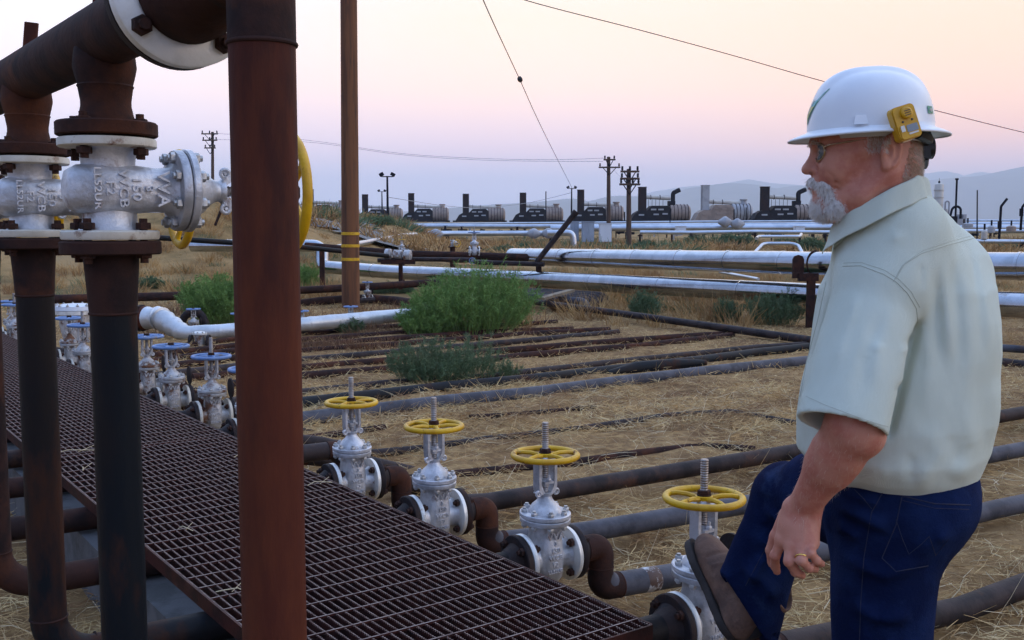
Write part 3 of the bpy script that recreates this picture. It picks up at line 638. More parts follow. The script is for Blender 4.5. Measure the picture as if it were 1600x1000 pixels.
# the two of the row that the thick riser hides, and the others behind the black risers
hid = [VC[3].lerp(BC[0], 1/3), VC[3].lerp(BC[0], .66), BC[2].lerp(BC[3], .5)]
hl = ['gate valve hidden behind the thick rusty riser, nearer one', 'gate valve hidden behind the thick rusty riser, farther one', 'gate valve hidden behind the black middle riser']
for i, (p, lb) in list(enumerate(zip(hid, hl)))[1:]: c = copy_tree(b0, None, lb); place(c, p, MANG); bl.append(c)
for v in bl: v['group'] = 'blue-wheeled gate valves beside the walkway'
# smaller blue valves behind, by the foil pipe
far_v = [(302, 483, 15.2, 'small white valve with pale blue wheel behind the foil wrapped pipe'), (548, 479, 15.0, 'small valve with blue wheel in front of the wooden pole foot'), (471, 486, 14.6, 'small valve with blue wheel just right of the thick rusty riser'), (574, 441, 20.5, 'small valve with bright blue wheel right of the wooden pole behind the rail pipes'), (372, 490, 14.2, 'small valve with blue wheel just left of the thick rusty riser on the foil pipe')]
for x, y, d, lb in far_v:
    c = copy_tree(b1, None, lb); P = at(x, y, d); sc = .92; c.scale = (sc,)*3; c.location = (P.x, P.y, P.z-.352*sc); c.rotation_euler = (0, 0, MANG); c['group'] = 'small blue-wheeled valves by the foil pipe'
# stub valve without wheel by the foil pipe
root = thing('valve_stub', 'small white flanged valve body without wheel in front of the foil pipe elbow', 'valve', at(312, 530, 13.2))
for p, m, nm in (([(-.09, .06), (.05, .06), (.06, .09)], 'silver_rusty', 'body'), ([(.062, .095), (.085, .095), (.09, .07), (.10, .06)], 'white_ring', 'cover')):
    q = MB(); q.lathe(p, n=20); q.obj(nm, m, root)
for s_ in (-1, 1): q = MB(); q.lathe([(0, .09), (.03, .09)], (s_*.10, 0, -.03), (s_, 0, 0), 20); q.obj('flange', 'flange_black', root)
for k in range(8): a = k*math.pi/4; q = MB(); q.hexbolt((.08*math.cos(a), .08*math.sin(a), .085), (0, 0, 1), .012, .012, .006); q.obj('bolt', 'bolt_zinc', root)
pipe('tyre_like_elbow', 'black rounded pipe elbow behind the small white valve', [at(283, 507, 15.4), at(290, 490, 15.4), at(312, 486, 15.4), at(322, 507, 15.4)], .06, 'flange_black', .16)
# ------------------------------------------------------------ inlet and outlet pipes of the row
PR = .0445
RS = [Vector((-.793, 2.03, 0)) + U*(.67*k) for k in range(5)]
allc = VC + hid[:2] + BC[:3] + [hid[2]] + BC[3:]
allv_names = ['under the boot valve', 'of the second yellow valve', 'of the third yellow valve', 'of the fourth yellow valve']
ORD = ['first', 'second', 'third', 'fourth', 'fifth', 'sixth', 'seventh', 'eighth', 'ninth', 'tenth', 'eleventh']
def flanged(root, o, ax, m='flange_black'):
    mb = MB(); mb.lathe([(0, FR-.002), (.003, FR), (.019, FR), (.022, FR-.003), (.0225, .066), (.034, .058), (.052, .048), (.060, PR)], o, ax, 48, cap=True); mb.obj('flange', m, root)
def rows(k, C, sub=False):
    """inlet pipe from under the walkway"""
    s_ = C - M*(FF+.003)
    rk = RS[k] if k < 5 else None
    end = Vector((rk.x, rk.y, C.z)) if rk else C - M*1.75
    end = C - M*((C-end).dot(M))
    return s_, end
for k, C in enumerate(allc):
    s_, end = rows(k, C); where = 'joining the yellow-wheeled valves' if k < 4 else 'joining the blue-wheeled valves'
    if k < 5:
        # riser k continues: drop, elbow, run under the walkway
        r = end + Vector((0, 0, 0)); topz = 1.50
        nm = ['black vertical riser pipe with rusty top, below the largest white valve', 'black vertical riser pipe, second from the left, below the middle white valve', 'dark vertical riser pipe at the left edge of the picture', 'hidden riser pipe beyond the left edge', 'farther riser pipe beyond the left edge'][k]
        root = thing('riser_pipe', nm, 'riser pipe', (0, 0, 0)); root['group'] = 'vertical risers under the manifold'
        path = bend([Vector((RS[k].x, RS[k].y, 1.365)), Vector((RS[k].x, RS[k].y, C.z)), s_ - M*.055], .114, 12)
        path[0] = Vector((RS[k].x, RS[k].y, 1.365))
        mb = MB(); mb.tube(path, PR, 28); mb.obj('pipe', 'black_paint' if k < 2 else 'rust', root)
        mb = MB(); x, y = RS[k].x, RS[k].y
        mb.lathe([(1.36, PR+.0006), (1.375, PR+.002), (1.40, PR+.003), (1.46, .052), (1.475, .052), (1.4765, .092), (1.479, .095), (1.500, .095), (1.503, .092)], (x, y, 0), n=48); mb.obj('weld_neck_flange', 'rust', root)
        for zb in (C.z+.114, 1.36):
            mb = MB(); mb.torus((x, y, zb), (0, 0, 1), PR, .003, 32, 8); mb.obj('weld_bead', 'rust', root)
        w = C - M*((C-Vector((x, y, C.z))).dot(M)-.114); mb = MB(); mb.torus(w, M, PR, .003, 32, 8); mb.obj('weld_bead', 'rust', root)
    else:
        root = thing('inlet_pipe', 'dark inlet pipe under the walkway toward the blue-wheeled valves, %s from the near end' % ORD[k-4], 'pipe', (0, 0, 0)); root['group'] = 'inlet pipes of the blue-wheeled valves'
        mb = MB(); mb.cyl(end, s_-M*.055, PR, n=20); mb.obj('pipe', 'dark_pipe', root)
    if k != 4: flanged(root, s_, -M)
    # outlet: flange, elbow down, elbow level, run across the hay
    e0 = C + M*(FF+.003); a = e0 + M*(.060+.076); drop = .152
    lo = a - Vector((0, 0, drop))
    olab = ['rusty outlet pipe behind the boot, running out at lower right', 'rusty S-bend outlet pipe with white paint patch, left of the boot valve', 'rusty outlet pipe bending down behind the second yellow valve and crossing the hay', 'dark outlet pipe crossing the hay, from the yellow valve nearest the thick riser'] 
    root = thing('outlet_pipe', olab[k] if k < 4 else 'rusty bent outlet pipe beyond the yellow-wheeled valves, %s from the thick riser' % ORD[k-4], 'pipe', (0, 0, 0))
    if k >= 4: root['group'] = 'bent outlet pipes of the blue-wheeled valves'
    tgt = {0: [(1500, 953), (1600, 915)], 1: [(1280, 862), (1550, 797), (1640, 778)], 2: [(910, 832), (1185, 785), (1560, 709), (1640, 694)], 3: [(760, 785), (1245, 705), (1590, 646), (1700, 626)]}
    if k in tgt:
        run = [along(lo, M, px, py) for px, py in tgt[k]]; last = run[-1]; run.append(last + M*6 + Vector((0, 0, -.05)))
    else: run = [lo + M*.45 + Vector((0, 0, -.10)), lo + M*.9+Vector((0, 0, -.25))]
    if k == 0: pass
    path = bend([e0+M*.055, a, lo], .076, 10)
    mb = MB(); mb.tube(bend([e0+M*.055 if k != 4 else s_-M*.06, a, lo, run[0]], [.0755, .0755], 12) + run[1:], PR, 28); mb.obj('pipe', 'grey_pipe' if k in (1, 2) else 'dark_pipe', root)
    # elbows proud of the straight pipe, browner
    eb = bend([e0+M*.06, a, a-Vector((0, 0, .0765))], .0755, 12); mb = MB(); mb.tube(eb, PR+.0015, 28); mb.obj('elbow', 'rust', root)
    eb = bend([lo+Vector((0, 0, .0745)), lo, lo+(run[0]-lo).normalized()*.078], .0745, 12); mb = MB(); mb.tube(eb, PR+.0017, 28); mb.obj('elbow', 'rust', root)
    for q, ax in ((a-Vector((0, 0, .076)), (0, 0, 1)), (lo+(run[0]-lo).normalized()*.080, run[0]-lo), (e0+M*.062, M)):
        mb = MB(); mb.torus(q, ax, PR, .0032, 32, 8); mb.obj('weld_bead', 'rust', root)
    if k == 1:
        q = lo+(run[0]-lo).normalized()*.22; mb = MB(); mb.lathe([(-.03, PR), (-.028, PR+.0009), (.03, PR+.0009), (.032, PR)], q, run[0]-lo, 28, cap=False); mb.obj('paint_patch', 'flaky_white', root)
    if k != 4: flanged(root, e0, M)
# paddle blind standing behind the boot valve
mb = MB(); q = VC[0]+M*(FF+.012); mb.cyl(q+Vector((0, 0, .175)), q+Vector((0, 0, .175))+M*.008, .056, n=28); mb.box(q+Vector((0, 0, .10))+M*.004, (.03, .03, .06)); mb.obj('paddle_blind', 'flange_black', label='round black blind plate standing up behind the raised boot', cat='blind plate')
# ------------------------------------------------------------ manifold: riser valves, header, drop pipe
vz = at(180, 263, 2.03).z
mlab = ['largest white gate valve lying sideways at left, with raised lettering', 'second white gate valve lying sideways, left of the largest one', 'third white gate valve lying sideways at the left picture edge', 'fourth sideways gate valve beyond the left edge', 'fifth sideways gate valve beyond the left edge']
mv = make_valve(mlab[0], 'yellow_paint', .0)
for o in mv.children:
    if o.name.startswith('flange'): o.data.materials.clear(); o.data.materials.append(MATS['cream_edge'])
Rz = Matrix.Rotation(MANG, 3, 'Z')
# stem along M, flow along z; lettering side (local -y) stays toward the camera
Xl = Vector((0, 0, -1)); Zl = M; Yl = Zl.cross(Xl)
R3 = Matrix((Xl, Yl, Zl)).transposed()
cz = (1.503+1.740)/2
dark_mat = 'flange_black'
for k in range(5):
    v = mv if k == 0 else copy_tree(mv, None, mlab[k])
    for o in (list(v.children)+[q for w_ in v.children for q in w_.children] if k == 0 else []):
        if o.name.startswith('lettering'): o.scale = (1.0, .9, 1.3) if o.data.name.startswith('lettering') and o.data == TXT['VVA'] else (1.35, 1.05, 1.3)
        if o.name.startswith('handwheel'): o.scale = (1.13, 1.13, 1.0); o.location = (0, 0, .012)
    v.location = (RS[k].x, RS[k].y, 1.506+.098); v.rotation_euler = R3.to_euler(); v['group'] = 'sideways gate valves of the manifold'
HZc = 1.90
hdr = thing('header_pipe', 'large dark header pipe sloping across the top left with stubs down to the valves', 'header pipe')
endF = Vector((-.533, 1.70, HZc)); Hn = RS[0]+Vector((0, 0, HZc))
far = RS[4]+U*1.6+Vector((0, 0, HZc)); start = Vector((RS[0].x, RS[0].y, HZc)) - U*(.405)
mb = MB(); mb.cyl(start, far, .060, n=36); mb.obj('pipe', 'rust', hdr)
for k in range(5):
    x, y = RS[k].x, RS[k].y; mb = MB()
    mb.lathe([(1.7065, .092), (1.709, .095), (1.731, .095), (1.734, .092), (1.735, .054), (1.75, .050), (1.765, .047), (1.775, .047), (1.80, .051), (1.803, .053), (1.806, .051), (1.825, .056), (1.84, .059), (1.86, .057), (1.90, .05)], (x, y, 0), n=40); mb.obj('branch_stub', 'rust', hdr)
for px, y0, y1, d in ((47, 35, 100, 2.72), (161, -60, 25, 2.05)):
    a = at(px, y0, d); b = at(px, y1, d); mb = MB(); mb.box((a+b)/2, (.034, .008, (a-b).length), Matrix.Rotation(.12, 3, 'Y')); mb.obj('upright_bar', 'rust_red', hdr)
# big flange pair at near end of header
F0 = start; root = hdr
mb = MB(); mb.lathe([(-.045, .060), (-.02, .068), (-.004, .072), (0, .072), (.001, .112), (.004, .115), (.022, .115), (.024, .112)], F0, -U, 56); mb.obj('flange', 'flange_black', hdr)
drop = thing('drop_pipe', 'thick rusty vertical pipe with elbow on top, the largest in the left foreground', 'pipe')
F1 = F0 - U*.0245
mb = MB(); mb.lathe([(.002, .112), (.005, .115), (.026, .115), (.029, .111), (.0295, .074)], F1, -U, 56); mb.obj('flange', 'white_ring', drop)
Vx = at(410, 100, 1.468)
d0 = F1 - U*.03; VB = Vector((Vx.x, Vx.y, HZc+.005)); top = VB.copy(); top.z = HZc
dirh = (Vector((top.x, top.y, 0))-Vector((d0.x, d0.y, 0))).normalized()
mb = MB(); L_ = (Vector((top.x, top.y, 0))-Vector((d0.x, d0.y, 0))).length
mb.lathe([(0, .080), (.03, .079), (.07, .070), (max(L_-.114, .09), .0475)], d0, dirh, 40); mb.obj('reducer', 'rust', drop)
zt = HZc-.114; base = at(432, 1500, 1.468)
mb = MB(); el = bend([top-dirh*.125, top, top-Vector((0, 0, .114))], .1135, 16); mb.tube(el, .0475, 36); mb.obj('elbow', 'rust', drop)
mb = MB(); mb.tube([Vector((top.x, top.y, zt+.001)), Vector((top.x, top.y, .9)), Vector((top.x, top.y, .02))], .0467, 40); mb.obj('pipe', 'rust_red', drop)
mb = MB(); mb.torus((top.x, top.y, zt), (0, 0, 1), .0468, .0035, 40, 8); mb.obj('weld_bead', 'rust', drop)
sx = U.cross(Vector((0, 0, 1))).normalized()
for k in range(4):
    a = math.radians(219)+k*math.pi/2; q = sx*(.094*math.cos(a))+Vector((0, 0, .094*math.sin(a)))
    mb = MB(); mb.hexbolt(F1-U*.027+q, -U, .0165, .015, .010, .009); mb.hexbolt(F0+U*.001+q, U, .0165, .015, .010, .009); mb.cyl(F1-U*.03+q, F0+U*.003+q, .0085, n=8); mb.obj('bolt', 'bolt_rust', drop)
# ------------------------------------------------------------ walkway of steel grating
ZG = .50; O = atz(1017, 976, ZG); GU = (U + Vector((.847, .531, 0))*.02).normalized(); GN = Vector((GU.y, -GU.x, 0)); LP = 3.02; WG = .865
teeth = []
def bearing(L):
    n_ = int(L/.010); poly = [(0, -.030)]
    top_ = []
    for i in range(n_):
        x = i*L/n_; top_ += [(x, 0.0), (x+L/n_*.45, 0.0), (x+L/n_*.6, -.004), (x+L/n_*.9, -.004)]
    vs = []; fs = []; pts = top_+[(L, 0)]
    for x, z in pts:
        vs += [(x, -.0021, z), (x, .0021, z), (x, .0021, -.030), (x, -.0021, -.030)]
    for i in range(len(pts)-1):
        a = i*4; b = a+4
        fs += [(a, b, b+1, a+1), (a+1, b+1, b+2, a+2), (a+3, a, b, b+3)[::-1]]
    mb = MB(); mb.add(vs, [f for f in fs]); mb.m = [0 if i % 3 else 1 for i in range(len(fs))]
    return mb.mesh('bearing_bar', ['grating_steel', 'grating_edge'], smooth=False)
bm_ = bearing(LP)
mb = MB(); mb.cur = 0; nn = 4
mb.box((WG/2, 0, -.005), (WG, .0052, .006)); mb.m = [0, 1, 0, 0, 0, 0]; rod_me = mb.mesh('cross_rod', ['grating_steel', 'grating_edge'], smooth=False)
mb = MB(); mb.box((WG/2, 0, -.018), (WG+.004, .006, .038)); band_me = mb.mesh('end_band', 'grating_steel', smooth=False)
plab = ['rusty steel grating panel of the walkway, nearest the camera', 'rusty steel grating panel in the middle of the walkway', 'rusty steel grating panel at the far end of the walkway']
for p in range(3):
    W0 = O + GU*(p*(LP+.012)); g_ = thing('walkway_grating', plab[p], 'grating', W0, 0, 'grating panels of the walkway')
    # frame: local x along GU, local y along -GN
    g_.rotation_euler = (0, 0, math.atan2(GU.y, GU.x))
    nb = 34
    for i in range(nb):
        o = link('bearing_bar', bm_, g_); o.location = (0, .003+i*(WG-.006)/(nb-1), 0)
    nr = 30
    for i in range(nr):
        o = link('cross_rod', rod_me, g_); o.location = (.05+i*(LP-.1)/(nr-1), 0, .0035); o.rotation_euler = (0, 0, math.pi/2)
    for x in (-.003, LP+.003): o = link('end_band', band_me, g_); o.location = (x, 0, 0); o.rotation_euler = (0, 0, math.pi/2)
    for y in (-.003, WG+.003):
        mb = MB(); mb.box((LP/2, y, -.021), (LP, .006, .044)); mb.obj('side_band', 'grating_steel', g_, smooth=False)
# sleepers below
def beam(name, label, n0, n1, u0, u1, z0, z1, m, cat):
    c = O + GU*((u0+u1)/2) - GN*((n0+n1)/2); mb = MB(); R = Matrix.Rotation(math.atan2(GU.y, GU.x), 3, 'Z'); mb.box((0, 0, 0), (u1-u0, n1-n0, z1-z0), R); return mb.obj(name, m, loc=Vector((c.x, c.y, (z0+z1)/2)), smooth=False, label=label, cat=cat)
beam('concrete_sleeper', 'long grey concrete sleeper under the left edge of the walkway', .66, .90, -.9, 9.3, .02, .362, 'concrete', 'sleeper')
beam('concrete_sleeper', 'grey concrete sleeper hidden under the right side of the walkway', .06, .24, -.9, 9.3, .02, .362, 'concrete', 'sleeper')
for k in range(7):
    c = O + GU*(.18+k*1.45) - GN*(WG/2); mb = MB(); R = Matrix.Rotation(math.atan2(GU.y, GU.x), 3, 'Z')
    mb.box((0, 0, 0), (.05, WG-.02, .08), R); mb.obj('cross_beam', 'rust', loc=Vector((c.x, c.y, ZG-.082)), smooth=False, label='rusty cross beam carrying the grating', cat='beam', group='cross beams under the grating')
# ------------------------------------------------------------ far facility
GF = lambda x, y: g1(x, y)
def make_unit(body='far_dark', stackm='stack_rust', vessel='far_tan', duct='vessel_cream', goose=False, hi=False, label=''):
    u = thing('steam_generator', label, 'steam generator')
    mb = MB(); mb.box((0, 0, 3.4), (1.35, 1.35, 6.0)); mb.box((0, 0, 6.35), (1.5, 1.5, .12)); mb.box((0, 0, 5.0), (1.42, 1.42, .08)); mb.obj('stack', stackm, u, smooth=False)
    for s_ in (-1, 1):
        mb = MB(); mb.box((s_*.72, -.4, 3.6), (.06, .06, 5.2)); mb.obj('ladder_rail', body, u, smooth=False)
    mb = MB(); mb.prism([(-2.4, .2), (5.3, .2), (5.3, 2.3), (4.6, 2.9), (1.6, 2.9), (.7, 2.0), (-.7, 2.0), (-1.6, 1.5)], (0, 1.6, 0), (1, 0, 0), (0, 0, 1), 3.2); mb.obj('burner_housing', body, u, smooth=False)
    for x, z in ((1.9, 2.2), (3.3, 2.2), (4.1, 1.4), (2.4, 1.3), (-.4, 1.2)):
        mb = MB(); mb.box((x, -1.66, z), (1.0, .1, .28)); mb.obj('louvre', 'far_tan' if body != 'far_dark' else 'far_grey', u, smooth=False)
    mb = MB(); mb.lathe([(5.2, 1.5), (5.3, 1.62), (8.7, 1.62), (9.1, 1.3), (9.2, .6)], (0, 0, 1.55), (1, 0, 0), 20, ref=(0, 0, 1)); mb.obj('vessel', vessel, u)
    for x in (5.9, 6.6, 7.3, 8.0, 8.6):
        mb = MB(); mb.lathe([(x-.05, 1.62), (x-.05, 1.68), (x+.05, 1.68), (x+.05, 1.62)], (0, 0, 1.55), (1, 0, 0), 20, cap=False); mb.obj('hoop', 'stack_rust', u)
    zd = 4.4 if hi else 3.35; x1 = 5.4 if hi else 7.2
    mb = MB(); mb.cyl((.6, 0, zd+.15), (x1, 0, zd-.1), .36, n=14); mb.obj('duct', duct, u)
    for x in (1.6, 3.4):
        mb = MB(); mb.lathe([(x-.05, .36), (x-.05, .44), (x+.05, .44), (x+.05, .36)], (0, 0, zd+.08), (1, 0, 0), 14, cap=False); mb.obj('hoop', 'stack_rust', u)
    if not hi:
        mb = MB(); mb.lathe([(0, .9), (.9, .55), (1.1, .55), (1.15, .75), (1.35, .75)], (7.6, 0, 2.6), (0, 0, 1), 14); mb.obj('duct_hood', vessel, u)
    else:
        for x in (1.2, 1.9, 2.6, 3.3, 4.0): mb = MB(); mb.cyl((x, 0, 2.8), (x, 0, zd-.3), .035, n=6); mb.obj('hanger_rod', body, u)
    if goose:
        mb = MB(); mb.box((5.6, 0, 3.3), (1.3, 1.2, 1.0)); mb.tube(bend([(5.9, 0, 2.8), (5.9, 0, 5.3), (7.2, 0, 5.9)], .5, 5), .42, 10); mb.obj('goose_neck_vent', body, u)
        mb = MB(); mb.tube(bend([(5.0, 0, 2.6), (7.8, 0, 2.7), (7.8, 0, .5)], .5, 5), .12, 8); mb.obj('side_pipe', 'far_silver', u)
    mb = MB(); mb.box((3.2, 0, .05), (12.5, 3.6, .35)); mb.obj('skid', body, u, smooth=False)
    for x in (-2.2, 2, 5.5, 8.8): mb = MB(); mb.box((x, -1.5, -.6), (.3, .3, 1.1)); mb.obj('skid_leg', 'far_dark', u, smooth=False)
    return u
units = [(486, 250, 0, 'leftmost steam generator with dark stack, seen past the yellow wheel edge'), (571, 244, 0, 'steam generator with dark stack just right of the wooden pole'), (643, 238, 0, 'steam generator with square dark stack right of the floodlight pole'), (728, 231, 0, 'steam generator with square dark stack, fourth from the left'), (817, 223, 0, 'steam generator with square dark stack near the middle of the picture'), (907, 214, 0, 'steam generator with square dark stack behind the slanting vent pipe'),
 (1003, 200, 1, 'steam generator with wide black stack and bent black vent right of the power poles'), (1101, 195, 2, 'steam generator with pale weathered stack and tan housing'), (1194, 184, 1, 'steam generator with wide black stack and vent closest to the man\'s face'), (1297, 180, 3, 'dark steam generator half hidden behind the white beard')]
protos = {}
for px, d, kind, lb in units:
    P = at(px, 346, d)
    if kind == 3: kind = 0; P = at(1320, 346, d)
    if kind not in protos:
        u = {0: lambda: make_unit(label=lb), 1: lambda: make_unit(goose=True, hi=True, label=lb), 2: lambda: make_unit('far_tan', 'far_grey', 'far_grey', 'vessel_cream', label=lb)}[kind](); protos[kind] = u
    else: u = copy_tree(protos[kind], None, lb)
    u.location = (P.x, P.y, P.z); u.rotation_euler = (0, 0, random.uniform(-.05, .05)+.05); u['group'] = 'steam generators along the horizon'
    u.scale = (random.uniform(.94, 1.05), random.uniform(.9, 1.1), random.uniform(.96, 1.07))
    if px == 486: u.location.z += .9
# raised gravel bench the generators stand on
mb = MB(); a = at(250, 347, 262); b = at(1900, 347, 176)
def bench():
    vs = []; fs = []; nx = 60
    pa = at(300, 347, 258); pb = at(1750, 347, 172); d = (pb-pa).normalized(); nrm = Vector((d.y, -d.x, 0))
    prof = [(22, -6), (12, -.9), (7, -.35), (0, -.15), (-14, -.2), (-40, -8)]
    for i in range(nx+1):
        c = pa.lerp(pb, i/nx)
        for o_, dz in prof: v = c+nrm*(o_+random.uniform(-.6, .6)); vs.append((v.x, v.y, c.z+dz+random.uniform(-.08, .08)))
    k = len(prof)
    for i in range(nx):
        for j in range(k-1): fs.append((i*k+j, i*k+j+1, (i+1)*k+j+1, (i+1)*k+j))
    m = MB(); m.add(vs, fs); m.obj('embankment', 'gravel', kind='structure')
bench()
# pipe racks: silver lines across the middle distance
def rack(name, label, pts, r, step, tall, m='far_silver'):
    P = [at(*p) for p in pts]; root = thing(name, label, 'pipe rack', P[0]); mb = MB(); mb.tube([p-P[0] for p in P], r, 12); mb.obj('pipe', m, root)
    acc = 0; post = MB(); post.box((0, 0, -tall/2), (.16, .16, tall)); post.box((0, 0, -.12), (.3, .9, .12)); me = post.mesh('post', 'stack_rust', smooth=False)
    for a, b in zip(P[:-1], P[1:]):
        n_ = max(1, int((b-a).length/step))
        for i in range(n_): c = a.lerp(b, i/n_); o = link('post', me, root); o.location = c-P[0]-Vector((0, 0, r))
    return root
rack('pipe_rack', 'topmost long silver pipe line in front of the steam generators', [(470, 352, 150), (800, 349, 135), (1100, 346.5, 120), (1450, 345, 112), (1800, 345, 108)], .14, 9, 1.6)
rack('pipe_rack', 'second long silver pipe line, thicker, below the topmost one', [(440, 356, 128), (620, 353.5, 122), (820, 354, 116), (1100, 352, 108), (1450, 350.5, 104), (1800, 350, 100)], .26, 9, 1.9)
rack('pipe_rack', 'third silver pipe line dotted with grey spindle joints', [(500, 384, 62), (560, 374, 72), (632, 366, 80), (700, 365, 82), (860, 364.5, 84), (893, 363, 84)], .22, 10, 1.2)
rack('pipe_rack', 'thick silver pipe line at right below the generators', [(860, 357, 96), (1050, 356, 96), (1250, 355.5, 96), (1700, 356, 94)], .30, 8, 1.5)
rack('pipe_rack', 'low silver pipe line above the far green bushes', [(1000, 363, 88), (1080, 363.5, 88), (1180, 362, 88), (1290, 363, 88), (1480, 361, 86), (1800, 361, 86)], .17, 9, .9)
rack('pipe_rack', 'lowest silver pipe at right edge of the picture behind the man', [(1480, 376.5, 60), (1600, 377.5, 60), (1800, 379, 60)], .13, 9, .6)
rack('pipe_rack', 'short pale pipe on stilts left of the wooden pole', [(470, 350, 90), (530, 352, 88), (590, 371, 66)], .12, 9, .5)
def loop(label, pts, r, d=None): 
    P = [at(*p) for p in pts]; mb = MB(); mb.tube(bend(P, .35, 5), r, 12); mb.obj('silver_pipe_loop', 'far_silver', label=label, cat='pipe')
loop('silver pipe loop rising and falling, just above the upper pipeline right of centre', [(1178, 396, 40), (1193, 380.5, 41), (1246, 380.5, 41), (1254, 396, 40)], .07)
loop('short silver pipe segment between far green bushes', [(1182, 372.5, 58), (1185, 369.5, 59), (1250, 369.5, 59), (1252, 366, 60)], .09)
loop('silver pipe dropping from cabinet line to the ground', [(855, 364, 66), (895, 363.5, 66), (897, 386, 66)], .2)
loop('thin silver pipe lying in the grass below the upper pipeline', [(1125, 425, 24), (1185, 436, 22)], .035)
loop('pale pipe rising from the grass left of the wooden pole', [(528, 371, 52), (535, 368, 52), (588, 370, 52)], .20)
loop('long silver pipe running uphill right of the wooden pole', [(520, 388, 34), (560, 381, 38), (632, 367, 60), (650, 366, 62)], .10)
# spindle shaped insulated joints
for px, py, d, lb in ((657, 366, 80, 'grey spindle shaped joint on the third silver line, left of its twin'), (681, 366, 80, 'grey spindle shaped joint on the third silver line, right of its twin'), (834, 365, 82, 'grey spindle joint just left of the slanting vent pipe'), (857, 364.5, 82, 'grey spindle joint touching the slanting vent pipe'), (1133, 347, 95, 'round grey insulated fitting right of the tan generator'), (1152, 350, 95, 'small grey insulated fitting right of the round one')):
    q = MB(); s_ = 1.0 if py > 355 else 1.25; q.lathe([(-.55*s_, .10), (-.42*s_, .24), (-.1, .42*s_), (.1, .42*s_), (.42*s_, .24), (.55*s_, .10)], at(px, py, d), (1, 0, 0), 14); q.obj('insulated_joint', 'far_grey', label=lb, cat='pipe joint')
# cabinets
for px0, px1, yt, yb, d, lb in ((891, 904, 347, 377, 80, 'narrow blue grey electrical cabinet beside the slanting pipe'), (909, 928, 347, 378, 79, 'wide blue grey electrical cabinet, middle of the three'), (936, 955, 350, 378, 79, 'pale ribbed cabinet just left of the tall power pole'), (1056, 1071, 354, 366, 92, 'low pale cabinet under the silver lines left of the tan generator'), (1241, 1256, 354, 364, 92, 'low pale cabinet under the silver lines near the man\'s beard')):
    a = at(px0, yb, d); b = at(px1, yt, d); w = b.x-a.x; h = b.z-a.z; root = thing('electrical_cabinet', lb, 'cabinet', (a.x+w/2, d, a.z))
    m = 'cap_white' if px0 in (936, 1056, 1241) else 'cabinet_grey'
    mb = MB(); mb.box((0, 0, h/2), (w, .7, h)); mb.obj('housing', m, root, smooth=False)
    for s_ in (-1, 1): mb = MB(); mb.box((s_*w/4, -.36, h/2), (w/2-.06, .03, h-.12)); mb.obj('door', m, root, smooth=False)
    mb = MB(); mb.box((0, -.02, h+.03), (w+.1, .8, .06)); mb.obj('roof', m, root, smooth=False)
# power poles
def power_pole(label, px, ytop, ybot, d, w, arms, name='power_pole', mat_='weathered_wood', lean=0):
    b = at(px, ybot, d); t_ = at(px+lean, ytop, d); gz = min(b.z, g1(b.x, b.y)); h = t_.z-gz; root = thing(name, label, 'power pole', (b.x, b.y, gz-.1))
    mb = MB(); mb.lathe([(0, w), (h+.1, w*.72)], (0, 0, 0), (t_.x-b.x, 0, h), 12); mb.obj('shaft', mat_, root)
    for y, ww, ins in arms:
        z = at(px, y, d).z-gz; mb = MB(); mb.box((0, -w, z), (ww, .12, .14)); mb.obj('crossarm', 'weathered_wood', root, smooth=False)
        for k in range(ins):
            x = -ww/2+.12+(ww-.24)*k/(ins-1); q = MB(); q.lathe([(0, .04), (.1, .09), (.18, .06), (.26, .09), (.3, .04)], (x, -w, z+.07), n=8); q.obj('insulator', 'far_dark', root)
        for s_ in (-1, 1): q = MB(); q.cyl((s_*ww*.32, -w, z), (0, -w, z-.7), .035, n=6); q.obj('brace', 'far_dark', root)
    return root
power_pole('tall thin power pole with two crossarms, right of centre', 951, 245, 379, 96, .22, [(248, 1.1, 2), (260, 2.0, 3)])
power_pole('power pole with three stacked crossarms, right of the tall thin one', 982.5, 264, 388, 72, .20, [(266, 1.3, 3), (277, 1.35, 3), (286, 1.45, 4)])
r_ = power_pole('distant power pole with three crossarms seen above the mound at left', 332, 206, 345, 118, .22, [(208, 1.9, 3), (218, 1.7, 3), (230, 1.3, 3)])
def flood(label, px, ytop, ybot, d, w=.1):
    b = at(px, ybot, d); t_ = at(px, ytop, d); root = thing('floodlight_pole', label, 'floodlight pole', (b.x, b.y, b.z-.3)); h = t_.z-b.z+.3
    mb = MB(); mb.lathe([(0, w), (h, w*.7)], n=10); mb.obj('shaft', 'far_dark', root)
    mb = MB(); mb.box((0, 0, h-.05), (w*9, .08, .08)); mb.obj('arm', 'far_dark', root)
    for s_ in (-1, 1): mb = MB(); mb.box((s_*w*4.2, -.08, h+.12), (w*3.2, w*3, w*2.4), Matrix.Rotation(s_*.5, 3, 'Y')); mb.obj('lamp', 'far_dark', root, smooth=False)
flood('tall pole with two floodlights, right of the wooden pole', 606, 275, 356, 84, .11)
flood('small far pole with two floodlights behind the tall one', 597, 299, 327, 170, .12)
flood('far pole with two small floodlights above the slanting vent pipe', 893, 294, 335, 140, .12)
def post(label, px, ytop, ybot, d, r, m='far_dark', name='thin_mast', cat='mast', lean=0):
    a = at(px, ybot, d); b = at(px+lean, ytop, d); mb = MB(); mb.cyl((0, 0, -.4), b-a, r, r*.8, 10); return mb.obj(name, m, loc=a, label=label, cat=cat)
post('thin dark mast left of the middle generator stack', 853, 299, 345, 190, .12)
post('short dark mast left of the wide black stack', 976, 331, 346, 150, .12)
post('thin dark mast right of the bent black vent', 1047, 319, 350, 120, .07)
post('thin mast right of the tan generator', 1147, 327, 352, 110, .08)
post('short mast beside the black stack closest to the man', 1166, 324, 346, 150, .10)
post('tall thin pole behind the man\'s shoulder at right', 1527, 297, 366, 70, .05)
